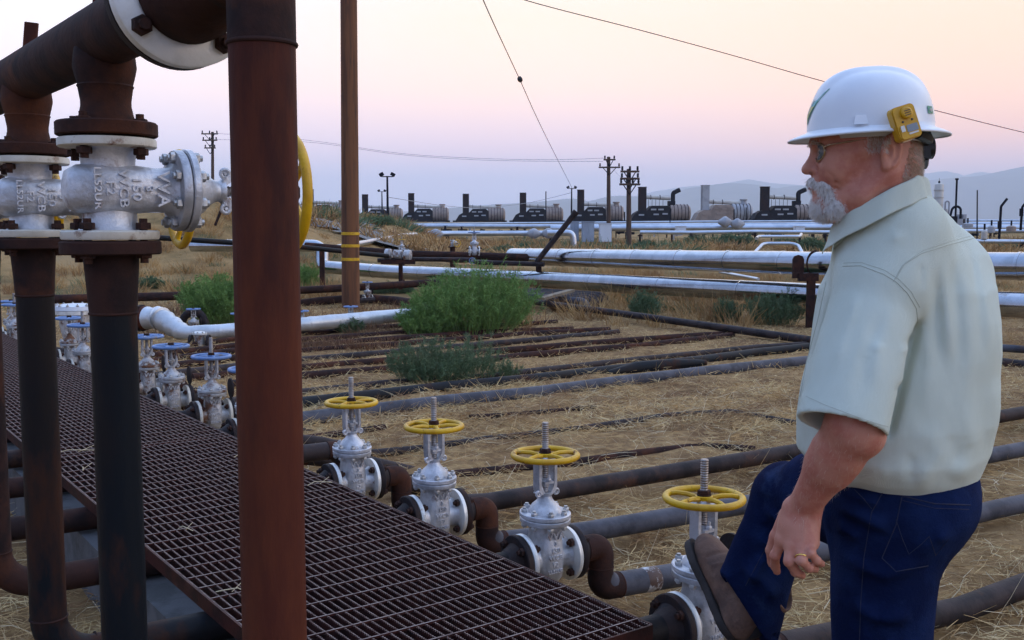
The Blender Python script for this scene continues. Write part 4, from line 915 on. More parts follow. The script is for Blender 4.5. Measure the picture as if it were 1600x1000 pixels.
post('rusty leaning stake on the mound at left', 338, 349, 322, 34, .035, 'rust', 'leaning_stake', 'stake', 12) if False else None
a = at(336, 350, 33); b = at(352, 309, 33); mb = MB(); mb.cyl(Vector((0, 0, 0)), b-a, .045, n=10); mb.obj('leaning_stake', 'rust', loc=a-Vector((0, 0, .05)), label='rusty leaning stake on the mound at left', cat='stake')
# right end: tower, dark stack, bent vents
d = 78
b = at(1465, 352, d); root = thing('white_tower', 'cream white vessel tower right of the man\'s neck', 'tower', b); sc = d/1600
mb = MB(); mb.lathe([(0, 7*sc), (62*sc, 6.8*sc), (63.5*sc, 6*sc), (65*sc, 2*sc)], n=20); mb.obj('shell', 'vessel_cream', root)
mb = MB(); mb.lathe([(65*sc, 1.6*sc), (68*sc, 1.4*sc), (69*sc, .3*sc), (73*sc, .2*sc)], n=10); mb.obj('cap', 'far_dark', root)
for k in range(5): mb = MB(); mb.lathe([(-.04, 7.05*sc), (-.04, 7.5*sc), (.04, 7.5*sc), (.04, 7.05*sc)], (0, 0, (10+k*11)*sc), n=20, cap=False); mb.obj('hoop', 'vessel_cream', root)
mb = MB(); mb.lathe([(0, 5*sc), (18*sc, 5*sc), (25*sc, 3*sc)], (11*sc, 0, 0), n=14); mb.obj('side_vessel', 'vessel_cream', root)
mb = MB(); mb.tube(bend([(9*sc, -.2, 20*sc), (9*sc, -.2, 37*sc), (15*sc, -.2, 37*sc), (15*sc, -.2, 12*sc)], .3, 4), .06, 8); mb.obj('loop_pipe', 'far_grey', root)
mb = MB(); mb.box((-9*sc, 0, 24*sc), (5*sc, .6, 26*sc)); mb.obj('side_box', 'vessel_cream', root, smooth=False)
b = at(1492.5, 350, 76); root = thing('dark_exhaust_stack', 'slim black exhaust stack with capped top right of the cream tower', 'stack', b); sc = 76/1600
mb = MB(); mb.lathe([(0, 1.5*sc), (69*sc, 1.5*sc)], n=14); mb.obj('shaft', 'far_dark', root); mb = MB(); mb.lathe([(68*sc, 2.6*sc), (70.5*sc, 2.6*sc)], n=14); mb.obj('cap', 'far_dark', root)
mb = MB(); mb.tube(bend([(-11*sc, -.2, 6*sc), (-7*sc, -.2, 27*sc), (6*sc, -.2, 27*sc), (6*sc, -.2, 8*sc)], .4, 5), .09, 8); mb.obj('side_pipe', 'far_dark', root)
for k, (x, z, w, h) in enumerate(((-4, 5, 9, 14), (6, 3, 12, 10), (12, 7, 5, 16))): mb = MB(); mb.box((x*sc, .3, z*sc), (w*sc, 1.2, h*sc)); mb.obj('equipment_box', 'far_grey' if k else 'far_dark', root, smooth=False)
for px, top_, bot, dd, lb in ((1561, 311, 372, 62, 'black vent pipe with bent top at the right'), (1595, 312, 352, 62, 'second black bent vent pipe at the right picture edge')):
    a = at(px, bot, dd); k = dd/1600; mb = MB(); mb.tube(bend([(0, 0, -.3), (1*k, 0, (bot-top_-12)*k), (10*k, 0, (bot-top_)*k)], .25, 5), 1.9*k, 12); mb.lathe([(14*k, 3*k), (26*k, 3*k)], n=12); mb.obj('bent_vent_pipe', 'far_dark', loc=a, label=lb, cat='vent pipe')
for px, py, dd, w, h, m, lb in ((1538, 366, 60, 9, 14, 'vessel_cream', 'small cream tank right of the thin pole'), (1549, 358, 66, 11, 11, 'far_grey', 'grey valve skid by the bent vent'), (1580, 357, 70, 14, 9, 'far_tan', 'tan tank between the two bent vents'), (1512, 352, 74, 16, 7, 'far_grey', 'grey skid right of the black exhaust stack')):
    a = at(px, py, dd); k = dd/1600; root = thing('process_tank', lb, 'tank', a-Vector((0, 0, h/2*k))); mb = MB(); mb.lathe([(0, w/2*k*.96), (.05, w/2*k), (h*k*.8, w/2*k), (h*k, w/2*k*.5)], n=14); mb.obj('shell', m, root); mb = MB(); mb.cyl((0, 0, h*k), (0, 0, h*k+.35), .06, n=8); mb.obj('nozzle', 'far_dark', root)
# clutter under the racks
for k in range(46):
    px = 700+k*19+random.uniform(-6, 6); dd = random.uniform(98, 108); py = random.uniform(358, 365)
    if 880 < px < 960: continue
    a = at(px, py, dd); root = MB(); s_ = random.uniform(.35, .8)
    root.lathe([(0, .2*s_), (.3*s_, .22*s_), (.34*s_, .4*s_), (.42*s_, .4*s_), (.5*s_, .2*s_), (.9*s_, .12*s_), (.92*s_, .35*s_), (.98*s_, .35*s_)], (0, 0, -.3), n=10); root.box((.3*s_, 0, -.1), (1.3*s_, .3, .25)); root.box((-.5*s_, 0, -.3), (.12, .12, 1.2*s_))
    root.obj('pump_set', random.choice(['far_dark', 'far_dark', 'stack_rust', 'far_grey', 'far_tan']), loc=a, label='small far pump and valve set under the silver lines', cat='pump', group='pump sets under the far pipe racks', kind=None)
# mid-distance valves standing on the dark pipe run
def mid_valve(label, px, py, d, wheel, turned=False):
    c = copy_tree(v0, None, label); P = at(px, py, d); sc = 1.15
    c.scale = (sc,)*3; c.rotation_euler = (0, 0, .2); c.location = P
    for o in c.children:
        if o.name.startswith('handwheel'): m2 = o.data.copy(); m2.materials.clear(); m2.materials.append(MATS[wheel]); o.data = m2
    return c
c = mid_valve('pale valve with blue top wheel standing on the dark pipe right of the clamp', 741, 392, 22.6, 'blue_paint'); c['group'] = 'distant valves on the dark pipe run'
c = mid_valve('distant valve with yellow wheel above the sleeve clamp', 628, 391, 27, 'yellow_paint'); c.scale = (.8,)*3; c['group'] = 'distant valves on the dark pipe run'
c = mid_valve('distant valve turned sideways so its yellow wheel faces the camera', 708, 380, 27, 'yellow_paint'); c.rotation_euler = (0.25, math.pi/2, -.9); c.scale = (.85,)*3; c['group'] = 'distant valves on the dark pipe run'
c = mid_valve('pale valve on a short stub left of the blue topped one', 737, 407, 22.4, 'blue_paint'); c.rotation_euler = (math.pi*.5, 0, .1); c.scale = (.62,)*3; c['group'] = 'distant valves on the dark pipe run'
for k, (px, d) in enumerate(((707, 27), (628, 27))):
    a = at(px, 385 if k == 0 else 393, d); gz = g1(a.x, a.y); mb = MB(); mb.cyl((0, 0, 0), (0, 0, a.z-gz), .07, n=12); mb.lathe([(a.z-gz-.03, .12), (a.z-gz, .12)], n=14); mb.obj('valve_stub_pipe', 'rust', loc=(a.x, a.y, gz), label='short rusty stub pipe carrying a distant valve with %s wheel' % ('sideways' if k == 0 else 'flat'), cat='pipe')
# ------------------------------------------------------------ wires
def wire(label, pts, r, m='cable_black'):
    P = [at(*p) for p in pts]; 
    # smooth through the points
    q = []; 
    for i in range(len(P)-1):
        p0 = P[max(i-1, 0)]; p1 = P[i]; p2 = P[i+1]; p3 = P[min(i+2, len(P)-1)]
        for k in range(8):
            t_ = k/8; q.append(.5*((2*p1)+(p2-p0)*t_+(2*p0-5*p1+4*p2-p3)*t_*t_+(3*p1-p0-3*p2+p3)*t_**3))
    q.append(P[-1]); mb = MB(); mb.tube(q, r, 6); mb.obj('wire', m, label=label, cat='wire')
wire('black cable sagging from top centre down past the hard hat to the right edge', [(543, -110, 19.8), (680, -48, 20.5), (820, 0, 21.3), (1000, 47, 22.4), (1150, 88, 23.4), (1290, 128, 24.3), (1440, 167, 25.3), (1600, 207, 26.4), (1800, 252, 28)], .0095)
wire('thin guy wire slanting down from top centre to the far floodlight pole', [(700, -145, 30), (755, 0, 42), (812, 124, 60), (850, 207, 80), (895, 296, 139)], .022)
a = at(812.5, 124, 60); mb = MB(); D = (at(825, 150, 63)-at(800, 98, 58)).normalized(); mb.lathe([(-.2, .06), (-.16, .13), (-.02, .15), (.02, .10), (.06, .15), (.16, .13), (.2, .06)], (0, 0, 0), D, 12); mb.obj('guy_insulator', 'cable_black', loc=a, label='small dark insulator on the slanting guy wire', cat='insulator')
wire('faint upper power line from the left to the tall thin power pole', [(334, 208, 117), (480, 219, 112), (620, 239, 106), (740, 247, 101), (860, 249.5, 98), (944, 247, 96)], .018, 'far_grey')
wire('faint lower power line from the left to the tall thin power pole', [(334, 218, 117), (480, 222, 112), (620, 241, 106), (740, 249.5, 101), (860, 252, 98), (942, 252, 96)], .018, 'far_grey')
wire('faint sagging line between the floodlight poles', [(606, 308, 100), (700, 322, 120), (760, 324, 130), (830, 316, 138), (893, 301, 140)], .03, 'far_grey')
wire('thin line between the two right power poles', [(955, 262, 96), (968, 275, 84), (976, 284, 72)], .012, 'far_grey')
# ------------------------------------------------------------ straw, grass, weeds
def blades(name, base, dirs, length, width, m, droop, seg=2, seed=1, kind='stuff', **k):
    """base (N,3), dirs (N,3): thin curved three-sided blades"""
    r = np.random.default_rng(seed); N_ = len(base); d = dirs/np.linalg.norm(dirs, axis=1, keepdims=True)
    side = np.cross(d, r.normal(size=(N_, 3))); side /= np.linalg.norm(side, axis=1, keepdims=True)+1e-9
    up2 = np.cross(side, d); bendv = side*r.normal(size=(N_, 1))*droop[0] + np.array([0, 0, -1.0])*droop[1]
    V = []; 
    for i in range(seg+1):
        t = i/seg; c = base + d*(length[:, None]*t) + bendv*(length[:, None]*t*t); w = (width*(1-.75*t**2))[:, None]
        V += [c-side*w*.5, c+side*w*.5, c+up2*w*.45]
    vs = np.stack(V, 1).reshape(-1, 3); k_ = 3*(seg+1); off = np.arange(N_)[:, None]*k_; fs = []
    for i in range(seg):
        a = 3*i
        for p, q in ((2, 0), (1, 2)): fs.append(np.concatenate([off+a+p, off+a+q, off+a+3+q, off+a+3+p], 1))
    fs = np.stack(fs, 1).reshape(-1, 4); return link(name, npmesh(name, vs, fs, m, smooth=False), kind=kind, **k)
def litter(name, N_, xr, yr, lmin, lmax, w, m, seed, lift=.012, tilt=.22, dens=None, seg=1, **kw):
    r = np.random.default_rng(seed); x = r.uniform(*xr, N_); y = yr[0]+(yr[1]-yr[0])*r.uniform(0, 1, N_)**1.5
    keep = (np.abs(x) < y*.62+1.0)
    if dens is not None: keep &= (r.uniform(0, 1, N_) < dens(x, y))
    x = x[keep]; y = y[keep]; n_ = len(x); z = G(x, y)+r.uniform(0, lift, n_); a = r.uniform(0, 2*np.pi, n_); d = np.stack([np.cos(a), np.sin(a), r.normal(size=n_)*tilt+.06], 1)
    L = r.uniform(lmin, lmax, n_)*r.uniform(.5, 1, n_); return blades(name, np.stack([x, y, z], 1), d, L, np.full(n_, w)*r.uniform(.7, 1.4, n_), m, (.35, .12), seg, seed, **kw)
clump = lambda x, y: np.clip(.50+2.4*fbm(x*1.3, y*1.3, 4, 77), .05, 1)
litter('straw_litter', 215000, (-5, 8), (1.4, 9.5), .05, .22, .0028, 'straw', 11, .04, .26, clump, 2)
litter('straw_litter_pale', 9000, (-5, 8), (1.4, 9), .08, .36, .0032, 'straw_pale', 12, .05, .28, None, 2)
litter('dry_stubble', 110000, (-10, 10), (7, 21), .05, .16, .006, 'straw', 13, .03, .45, lambda x, y: np.clip(.6+1.2*fbm(x*.8, y*.8, 4, 31), .1, 1))
litter('field_stubble', 70000, (-26, 26), (18, 46), .08, .24, .014, 'dry_grass', 14, .02, .8, lambda x, y: np.clip(.4+2.6*fbm(x*.35, y*.35, 4, 41), 0, 1))
litter('far_grass', 60000, (-75, 75), (45, 110), .15, .5, .05, 'dry_grass', 15, .02, 1.2, lambda x, y: np.clip(.3+3*fbm(x*.12, y*.12, 4, 51), 0, 1))
def tufts(name, spots, m, seed, hmin, hmax, w, per=90, spread=.3, **kw):
    r = np.random.default_rng(seed); B = []; D = []; L = []
    for (x, y, s_) in spots:
        k = int(per*s_); a = r.uniform(0, 2*np.pi, k); q = r.uniform(0, 1, k)**.5*spread*s_; bx = x+q*np.cos(a); by = y+q*np.sin(a)
        B.append(np.stack([bx, by, G(bx, by)-.01], 1)); o = r.normal(size=(k, 3))*.35; o[:, 2] = 1; o[:, 0] += (q/spread)*np.cos(a)*.5; o[:, 1] += (q/spread)*np.sin(a)*.5; D.append(o); L.append(r.uniform(hmin, hmax, k)*s_)
    B = np.concatenate(B); D = np.concatenate(D); L = np.concatenate(L); return blades(name, B, D, L, np.full(len(L), w), m, (.25, .15), 2, seed, **kw)
r = np.random.default_rng(5)
def spots(n_, xr, yr, s0, s1, cond=None):
    o = []
    while len(o) < n_:
        x = r.uniform(*xr); y = r.uniform(*yr)
        if cond and not cond(x, y): continue
        o.append((x, y, r.uniform(s0, s1)))
    return o
tufts('dry_grass_clumps', spots(240, (-22, 0), (22, 44), .6, 1.4, lambda x, y: x < -.2*y+1), 'dry_grass', 61, .15, .42, .012)
tufts('dry_grass_clumps', spots(260, (-8, 14), (15.5, 30), .5, 1.3, lambda x, y: x > -.05*y), 'dry_grass', 62, .2, .55, .010, 80, .35)
tufts('brown_weeds', spots(70, (-7, 1.5), (14.5, 19), .5, 1.0), 'brown_weed', 63, .12, .34, .007, 70, .3)
tufts('brown_weeds', [(at(520, 530, 12.5).x+dx, 12.6+dy, .8) for dx, dy in ((-.3, 0), (0, .2), (.3, .1), (.6, .3), (-.5, .2))], 'brown_weed', 67, .12, .32, .006, 160, .3)
tufts('green_weeds_low', spots(110, (-16, 16), (17, 34), .5, 1.2), 'weed_dark', 64, .12, .4, .010, 80, .4)
tufts('far_scrub', spots(60, (-26, 60), (48, 105), 1.2, 3.2), 'weed_dark', 65, .2, .45, .06, 90, .8)
tufts('far_scrub_dry', spots(220, (-26, 60), (40, 100), 1.0, 3.0), 'dry_grass', 66, .15, .4, .06, 80, .8)
def bush(name, label, c, rx, ry, h, stems, leaves, m, seed, lw=.006, ll=.03, group=None, lean=.5):
    """many-stemmed feathery weed: stems fan out from the root, each carrying small leaves and side twigs"""
    r = np.random.default_rng(seed); root = thing(name, label, 'bush', (c[0], c[1], g1(c[0], c[1])), 0, group)
    a = r.uniform(0, 2*np.pi, stems); q = r.uniform(0, 1, stems)**.6; B = np.stack([q*np.cos(a)*rx*.55, q*np.sin(a)*ry*.55, np.zeros(stems)], 1)
    lumps = .72+.55*(vnoise(3+B[:, 0]*3/rx, 7+B[:, 1]*3/ry, seed)); Hh = h*(1-.35*q**2)*lumps*r.uniform(.75, 1.1, stems)
    D = np.stack([np.cos(a)*q*rx*lean/h, np.sin(a)*q*ry*lean/h, np.ones(stems)], 1)+r.normal(size=(stems, 3))*.12; D /= np.linalg.norm(D, axis=1, keepdims=True)
    o = blades('stem', B, D, Hh, np.full(stems, lw*.9), m, (.18, .05), 3, seed, kind='stuff'); o.parent = root
    # side twigs
    tw = stems*5; i = r.integers(0, stems, tw); t_ = r.uniform(.15, .95, tw); P = B[i]+D[i]*(Hh[i]*t_)[:, None]; e = D[i]*.9+r.normal(size=(tw, 3))*.45; e[:, 2] = np.abs(e[:, 2])+.3; TL = (h*.26*(1.1-t_*.6))*r.uniform(.5, 1.1, tw)
    o = blades('twig', P, e, TL, np.full(tw, lw*.6), m, (.2, .1), 2, seed+1, kind='stuff'); o.parent = root
    e /= np.linalg.norm(e, axis=1, keepdims=True); j = r.integers(0, tw, leaves); s_ = r.uniform(.1, 1, leaves); Q = P[j]+e[j]*(TL[j]*s_)[:, None]; f = e[j]*.7+r.normal(size=(leaves, 3))*.6
    o = blades('leaf', Q, f, r.uniform(.5, 1.2, leaves)*ll, np.full(leaves, lw*1.15), m, (.3, .1), 1, seed+2, kind='stuff'); o.parent = root
    return root
b = at(722, 519, 14.3); bush('tumbleweed_bush', 'largest feathery green bush in the centre of the field', (b.x+.08, 14.9), 1.22, .85, .92, 560, 34000, 'weed_green', 101, .0075, .05)
b = at(622, 510, 14.0); bush('tumbleweed_bush', 'low green left lobe of the largest bush by the foil pipe end', (b.x+.35, 14.6), .55, .5, .42, 160, 12000, 'weed_green', 102, .007, .04)
b = at(668, 612, 9.1); bush('tumbleweed_bush', 'smaller sparse green bush in front, lying across the field pipes', (b.x, 9.5), .46, .34, .46, 240, 15000, 'weed_dark', 103, .0042, .028, lean=.9)
b = at(742, 604, 9.3); bush('tumbleweed_bush', 'thin wispy right part of the smaller bush', (b.x, 9.7), .30, .25, .40, 90, 4500, 'weed_dark', 107, .004, .026, lean=1.0)
b = at(790, 590, 9.6); bush('small_weed', 'thin low weed right of the smaller bush', (b.x, 9.9), .22, .2, .20, 60, 2200, 'weed_dark', 109, .004, .022)
b = at(313, 505, 15); bush('tumbleweed_bush', 'bright green bush at left beyond the blue-wheeled valves', (b.x, 16.2), .85, .7, .80, 420, 34000, 'weed_green', 104, .0085, .05)
for k, (px, py, d, rx, h, m, lb) in enumerate(((1008, 500, 17.0, .36, .55, 'weed_dark', 'small grey green weed under the lower silver pipeline, left of the dark post'), (1135, 506, 16.6, .28, .40, 'weed_dark', 'small weed patch under the silver pipeline midway to the post'), (1212, 520, 16.2, .62, .55, 'weed_dark', 'dark green bush beside the dark post and the man\'s back'), (880, 478, 18.5, .35, .3, 'brown_weed', 'dry brown weed by the bent pipes'), (480, 415, 26, .45, .55, 'weed_green', 'green clump left of the wooden pole'), (545, 512, 14.8, .30, .22, 'weed_dark', 'little weed before the pole at the foil pipe'), (470, 408, 27, .3, .4, 'weed_green', 'green clump by the thick rusty riser edge'), (770, 418, 26, .8, .3, 'weed_dark', 'low weeds behind the centre pipes'), (610, 430, 24, .8, .25, 'weed_dark', 'low weeds in front of the lower silver pipe near the pole'), (235, 440, 25, .5, .3, 'weed_dark', 'small grey weed on the mound at left'), (1010, 436, 23, .9, .22, 'weed_dark', 'low green weeds between the two silver pipelines'))):
    b = at(px, py, d); bush('small_weed' if rx < .5 else 'weed_patch', lb, (b.x, d), rx, rx*.8, h, int(140*rx/.4), int(6500*rx/.4), m, 120+k, .0075, .04)
for k, (px, d, rx, h, lb) in enumerate(((1088, 82, 1.3, .8, 'round green far bush left of the wide green thicket'), (1140, 84, 1.6, 1.0, 'wide dark green thicket below the far silver lines'), (1165, 83, 1.4, .9, 'dark green bush at the right end of the wide thicket'), (1120, 80, 1.5, .6, 'low green bush at the left of the thicket'), (1270, 62, 1.0, .9, 'green far bush just left of the shirt collar'), (1008, 78, 1.5, .5, 'dull low scrub right of the power poles'), (820, 60, 2.2, .7, 'grey green scrub under the grey spindle joints'), (590, 62, 1.3, .6, 'small green scrub right of the wooden pole'), (790, 56, 2.2, .5, 'second scrub patch left of the slanting pipe'))):
    b = at(px, 380, d); bush('far_bush', lb, (b.x, d), rx, rx, h, 160, 5000, 'weed_dark', 150+k, .03, .16)
# straws on the walkway
for k, (px, py, L, lb) in enumerate(((97+25, 706, .22, 'pale straw lying across the grating at left'), (130, 733, .10, 'short pale straw on the grating below the long one'), (362, 925, .09, 'bright straw standing on the grating by the thick riser'), (375, 712, .12, 'wisp of straw at the right grating edge'), (290, 828, .07, 'tiny straw in the middle of the grating'), (500, 756, .12, 'straw on the grating edge right of the thick riser'))):
    q = atz(px, py, ZG+.004); a = .5+k*1.3; d = Vector((math.cos(a), math.sin(a)*.6, 0)); mb = MB(); mb.tube([q-d*L/2, q-d*L*.2+Vector((0, 0, .012)), q+d*L*.2+Vector((0, 0, .006)), q+d*L/2], .0016, 5); mb.tube([q, q+Vector((L*.25, L*.3, .02))], .0011, 5)
    mb.obj('loose_straw', 'straw_pale', label=lb, cat='straw', kind=None)
# ------------------------------------------------------------ signed distance modelling (numpy) and surface nets
class SDF:
    def __init__(s): s.ops = []
    def u(s, f, k=.01): s.ops.append(('u', f, k)); return s
    def sub(s, f, k=.006): s.ops.append(('s', f, k)); return s
    def inter(s, f, k=.004): s.ops.append(('i', f, k)); return s
    def disp(s, f): s.ops.append(('d', f, 0)); return s
    def __call__(s, P):
        d = None
        if 0 < len(P) < 6000: pc = (P.min(0)+P.max(0))/2; pr = np.linalg.norm(P.max(0)-P.min(0))/2
        else: pc = None
        for o, f, k in s.ops:
            if pc is not None and d is not None:
                bd_ = getattr(f, 'bd', None)
                if bd_ is not None and np.linalg.norm(pc-bd_[0])-bd_[1]-pr > (0 if o == 'd' else max(k, .01)+.004): continue
            if o == 'd': d = d + f(P); continue
            e = f(P)
            if d is None: d = e; continue
            if o == 'u': h = np.clip(.5+.5*(d-e)/k, 0, 1); d = d*(1-h)+e*h-k*h*(1-h)
            else:
                if o == 's': e = -e
                h = np.clip(.5-.5*(d-e)/k, 0, 1); d = d*(1-h)+e*h+k*h*(1-h)
        return d
A_ = lambda v: np.asarray(tuple(v), float)
def cone(a, b, ra, rb):
    a = A_(a); b = A_(b); ab = b-a; L2 = ab@ab
    def f(P):
        t = np.clip(((P-a)@ab)/L2, 0, 1); return np.linalg.norm(P-a-t[:, None]*ab, axis=1)-(ra+(rb-ra)*t)
    f.bd = ((a+b)/2, L2**.5/2+max(ra, rb)); return f
def ball(c, r):
    c = A_(c); f = lambda P: np.linalg.norm(P-c, axis=1)-r
    f.bd = (c, r); return f
def ell(c, r, R=None):
    c = A_(c); r = np.asarray(r, float); R = np.eye(3) if R is None else np.array(R)   # columns of R = local axes
    def f(P):
        q = (P-c)@R; k0 = np.linalg.norm(q/r, axis=1); k1 = np.linalg.norm(q/(r*r), axis=1); return k0*(k0-1)/np.maximum(k1, 1e-9)
    f.bd = (c, r.max()); return f
def plane(p, n_): p = A_(p); n_ = A_(n_); n_ = n_/np.linalg.norm(n_); return lambda P: (P-p)@n_
def ecap(a, b, ra, rb, ax, fl):
    """capsule flattened by factor fl along direction ax"""
    a = A_(a); b = A_(b); ax = A_(ax); ab = b-a; ax = ax-ab*(ax@ab)/(ab@ab); ax /= np.linalg.norm(ax); L2 = ab@ab
    def f(P):
        t = np.clip(((P-a)@ab)/L2, 0, 1); q = P-a-t[:, None]*ab; c = q@ax; q = q+ax*(c*(1/fl-1))[:, None]; return (np.linalg.norm(q, axis=1)-(ra+(rb-ra)*t))*min(1, fl)
    f.bd = ((a+b)/2, L2**.5/2+max(ra, rb)*1.1); return f
def fbm3(P, sc, seed=0, o=3):
    x, y, z = (P*sc).T; return fbm(x+z*.71, y+z*.53+seed*7.1, o, seed)+fbm(z*.9+x*.37, y*.8-x*.41+11, o, seed+5)
def surface(sdf, lo, hi, h):
    """sparse surface nets"""
    lo = np.asarray(lo, float); hi = np.asarray(hi, float); B = 14; nb = np.ceil((hi-lo)/(h*B)).astype(int)
    bi = np.stack(np.meshgrid(*[np.arange(k) for k in nb], indexing='ij'), -1).reshape(-1, 3); cen = lo+(bi+.5)*B*h
    d = sdf(cen); act = bi[np.abs(d) < B*h*.5*1.75*1.35+.012]
    off = np.stack(np.meshgrid(*[np.arange(-1, B+2)]*3, indexing='ij'), -1).reshape(-1, 3); n1 = B+3
    NX = (nb*B+6).astype(np.int64); key = lambda g: ((g[:, 0]+2)*NX[1]+(g[:, 1]+2))*NX[2]+(g[:, 2]+2)
    VK = []; VP_ = []; Q = []
    corners = [(i, j, k) for i in (0, 1) for j in (0, 1) for k in (0, 1)]
    edges = [(a, b) for a in range(8) for b in range(a+1, 8) if sum(abs(corners[a][q]-corners[b][q]) for q in range(3)) == 1]
    for b in act:
        g0 = b*B; P = lo+(g0+off)*h; v = sdf(P).reshape(n1, n1, n1)
        if v.min() > 0 or v.max() < 0: continue
        m = n1-1; c = np.stack([v[i:i+m, j:j+m, k:k+m] for i, j, k in corners], -1); neg = c < 0; any_ = neg.any(-1) & ~neg.all(-1); idx = np.argwhere(any_)
        if not len(idx): continue
        cv = c[any_]; acc = np.zeros((len(idx), 3)); cnt = np.zeros(len(idx))
        for a, e in edges:
            va, ve = cv[:, a], cv[:, e]; x = (va < 0) != (ve < 0); t = np.where(x, va/(va-ve+1e-20), 0); pa = np.array(corners[a]); pe = np.array(corners[e])
            acc += np.where(x[:, None], pa+(pe-pa)*t[:, None], 0); cnt += x
        gi = g0+idx-1; VK.append(key(gi)); VP_.append(lo+(gi+acc/cnt[:, None])*h)
        s_ = v < 0
        for ax in range(3):
            sl0 = [slice(1, B+1)]*3; sl1 = list(sl0); sl1[ax] = slice(2, B+2)
            a = s_[tuple(sl0)]; e = s_[tuple(sl1)]; x = np.argwhere(a != e)
            if not len(x): continue
            flip = a[tuple(x.T)]; gi = g0+x; o1 = np.zeros(3, int); o2 = np.zeros(3, int); o1[(ax+1) % 3] = 1; o2[(ax+2) % 3] = 1
            q = np.stack([key(gi-o1-o2), key(gi-o2), key(gi), key(gi-o1)], 1); q[~flip] = q[~flip][:, ::-1]; Q.append(q)
    K = np.concatenate(VK); Pp = np.concatenate(VP_); ku, ix = np.unique(K, return_index=True); Q = np.concatenate(Q); f = np.searchsorted(ku, Q)
    f = np.clip(f, 0, len(ku)-1); ok = (ku[f] == Q).all(1); return Pp[ix], f[ok]
def sdfobj(name, sdf, lo, hi, h, m, parent=None, mi=None, shade=True):
    v, f = surface(sdf, lo, hi, h); me = npmesh(name, v, f, m, True, None if mi is None else mi(v[f].mean(1))); return link(name, me, parent), v, f
def mapf(R, t, f): R = np.array(R); t = A_(t); return lambda P: f((P-t)@R)   # local = R^T (P-t)
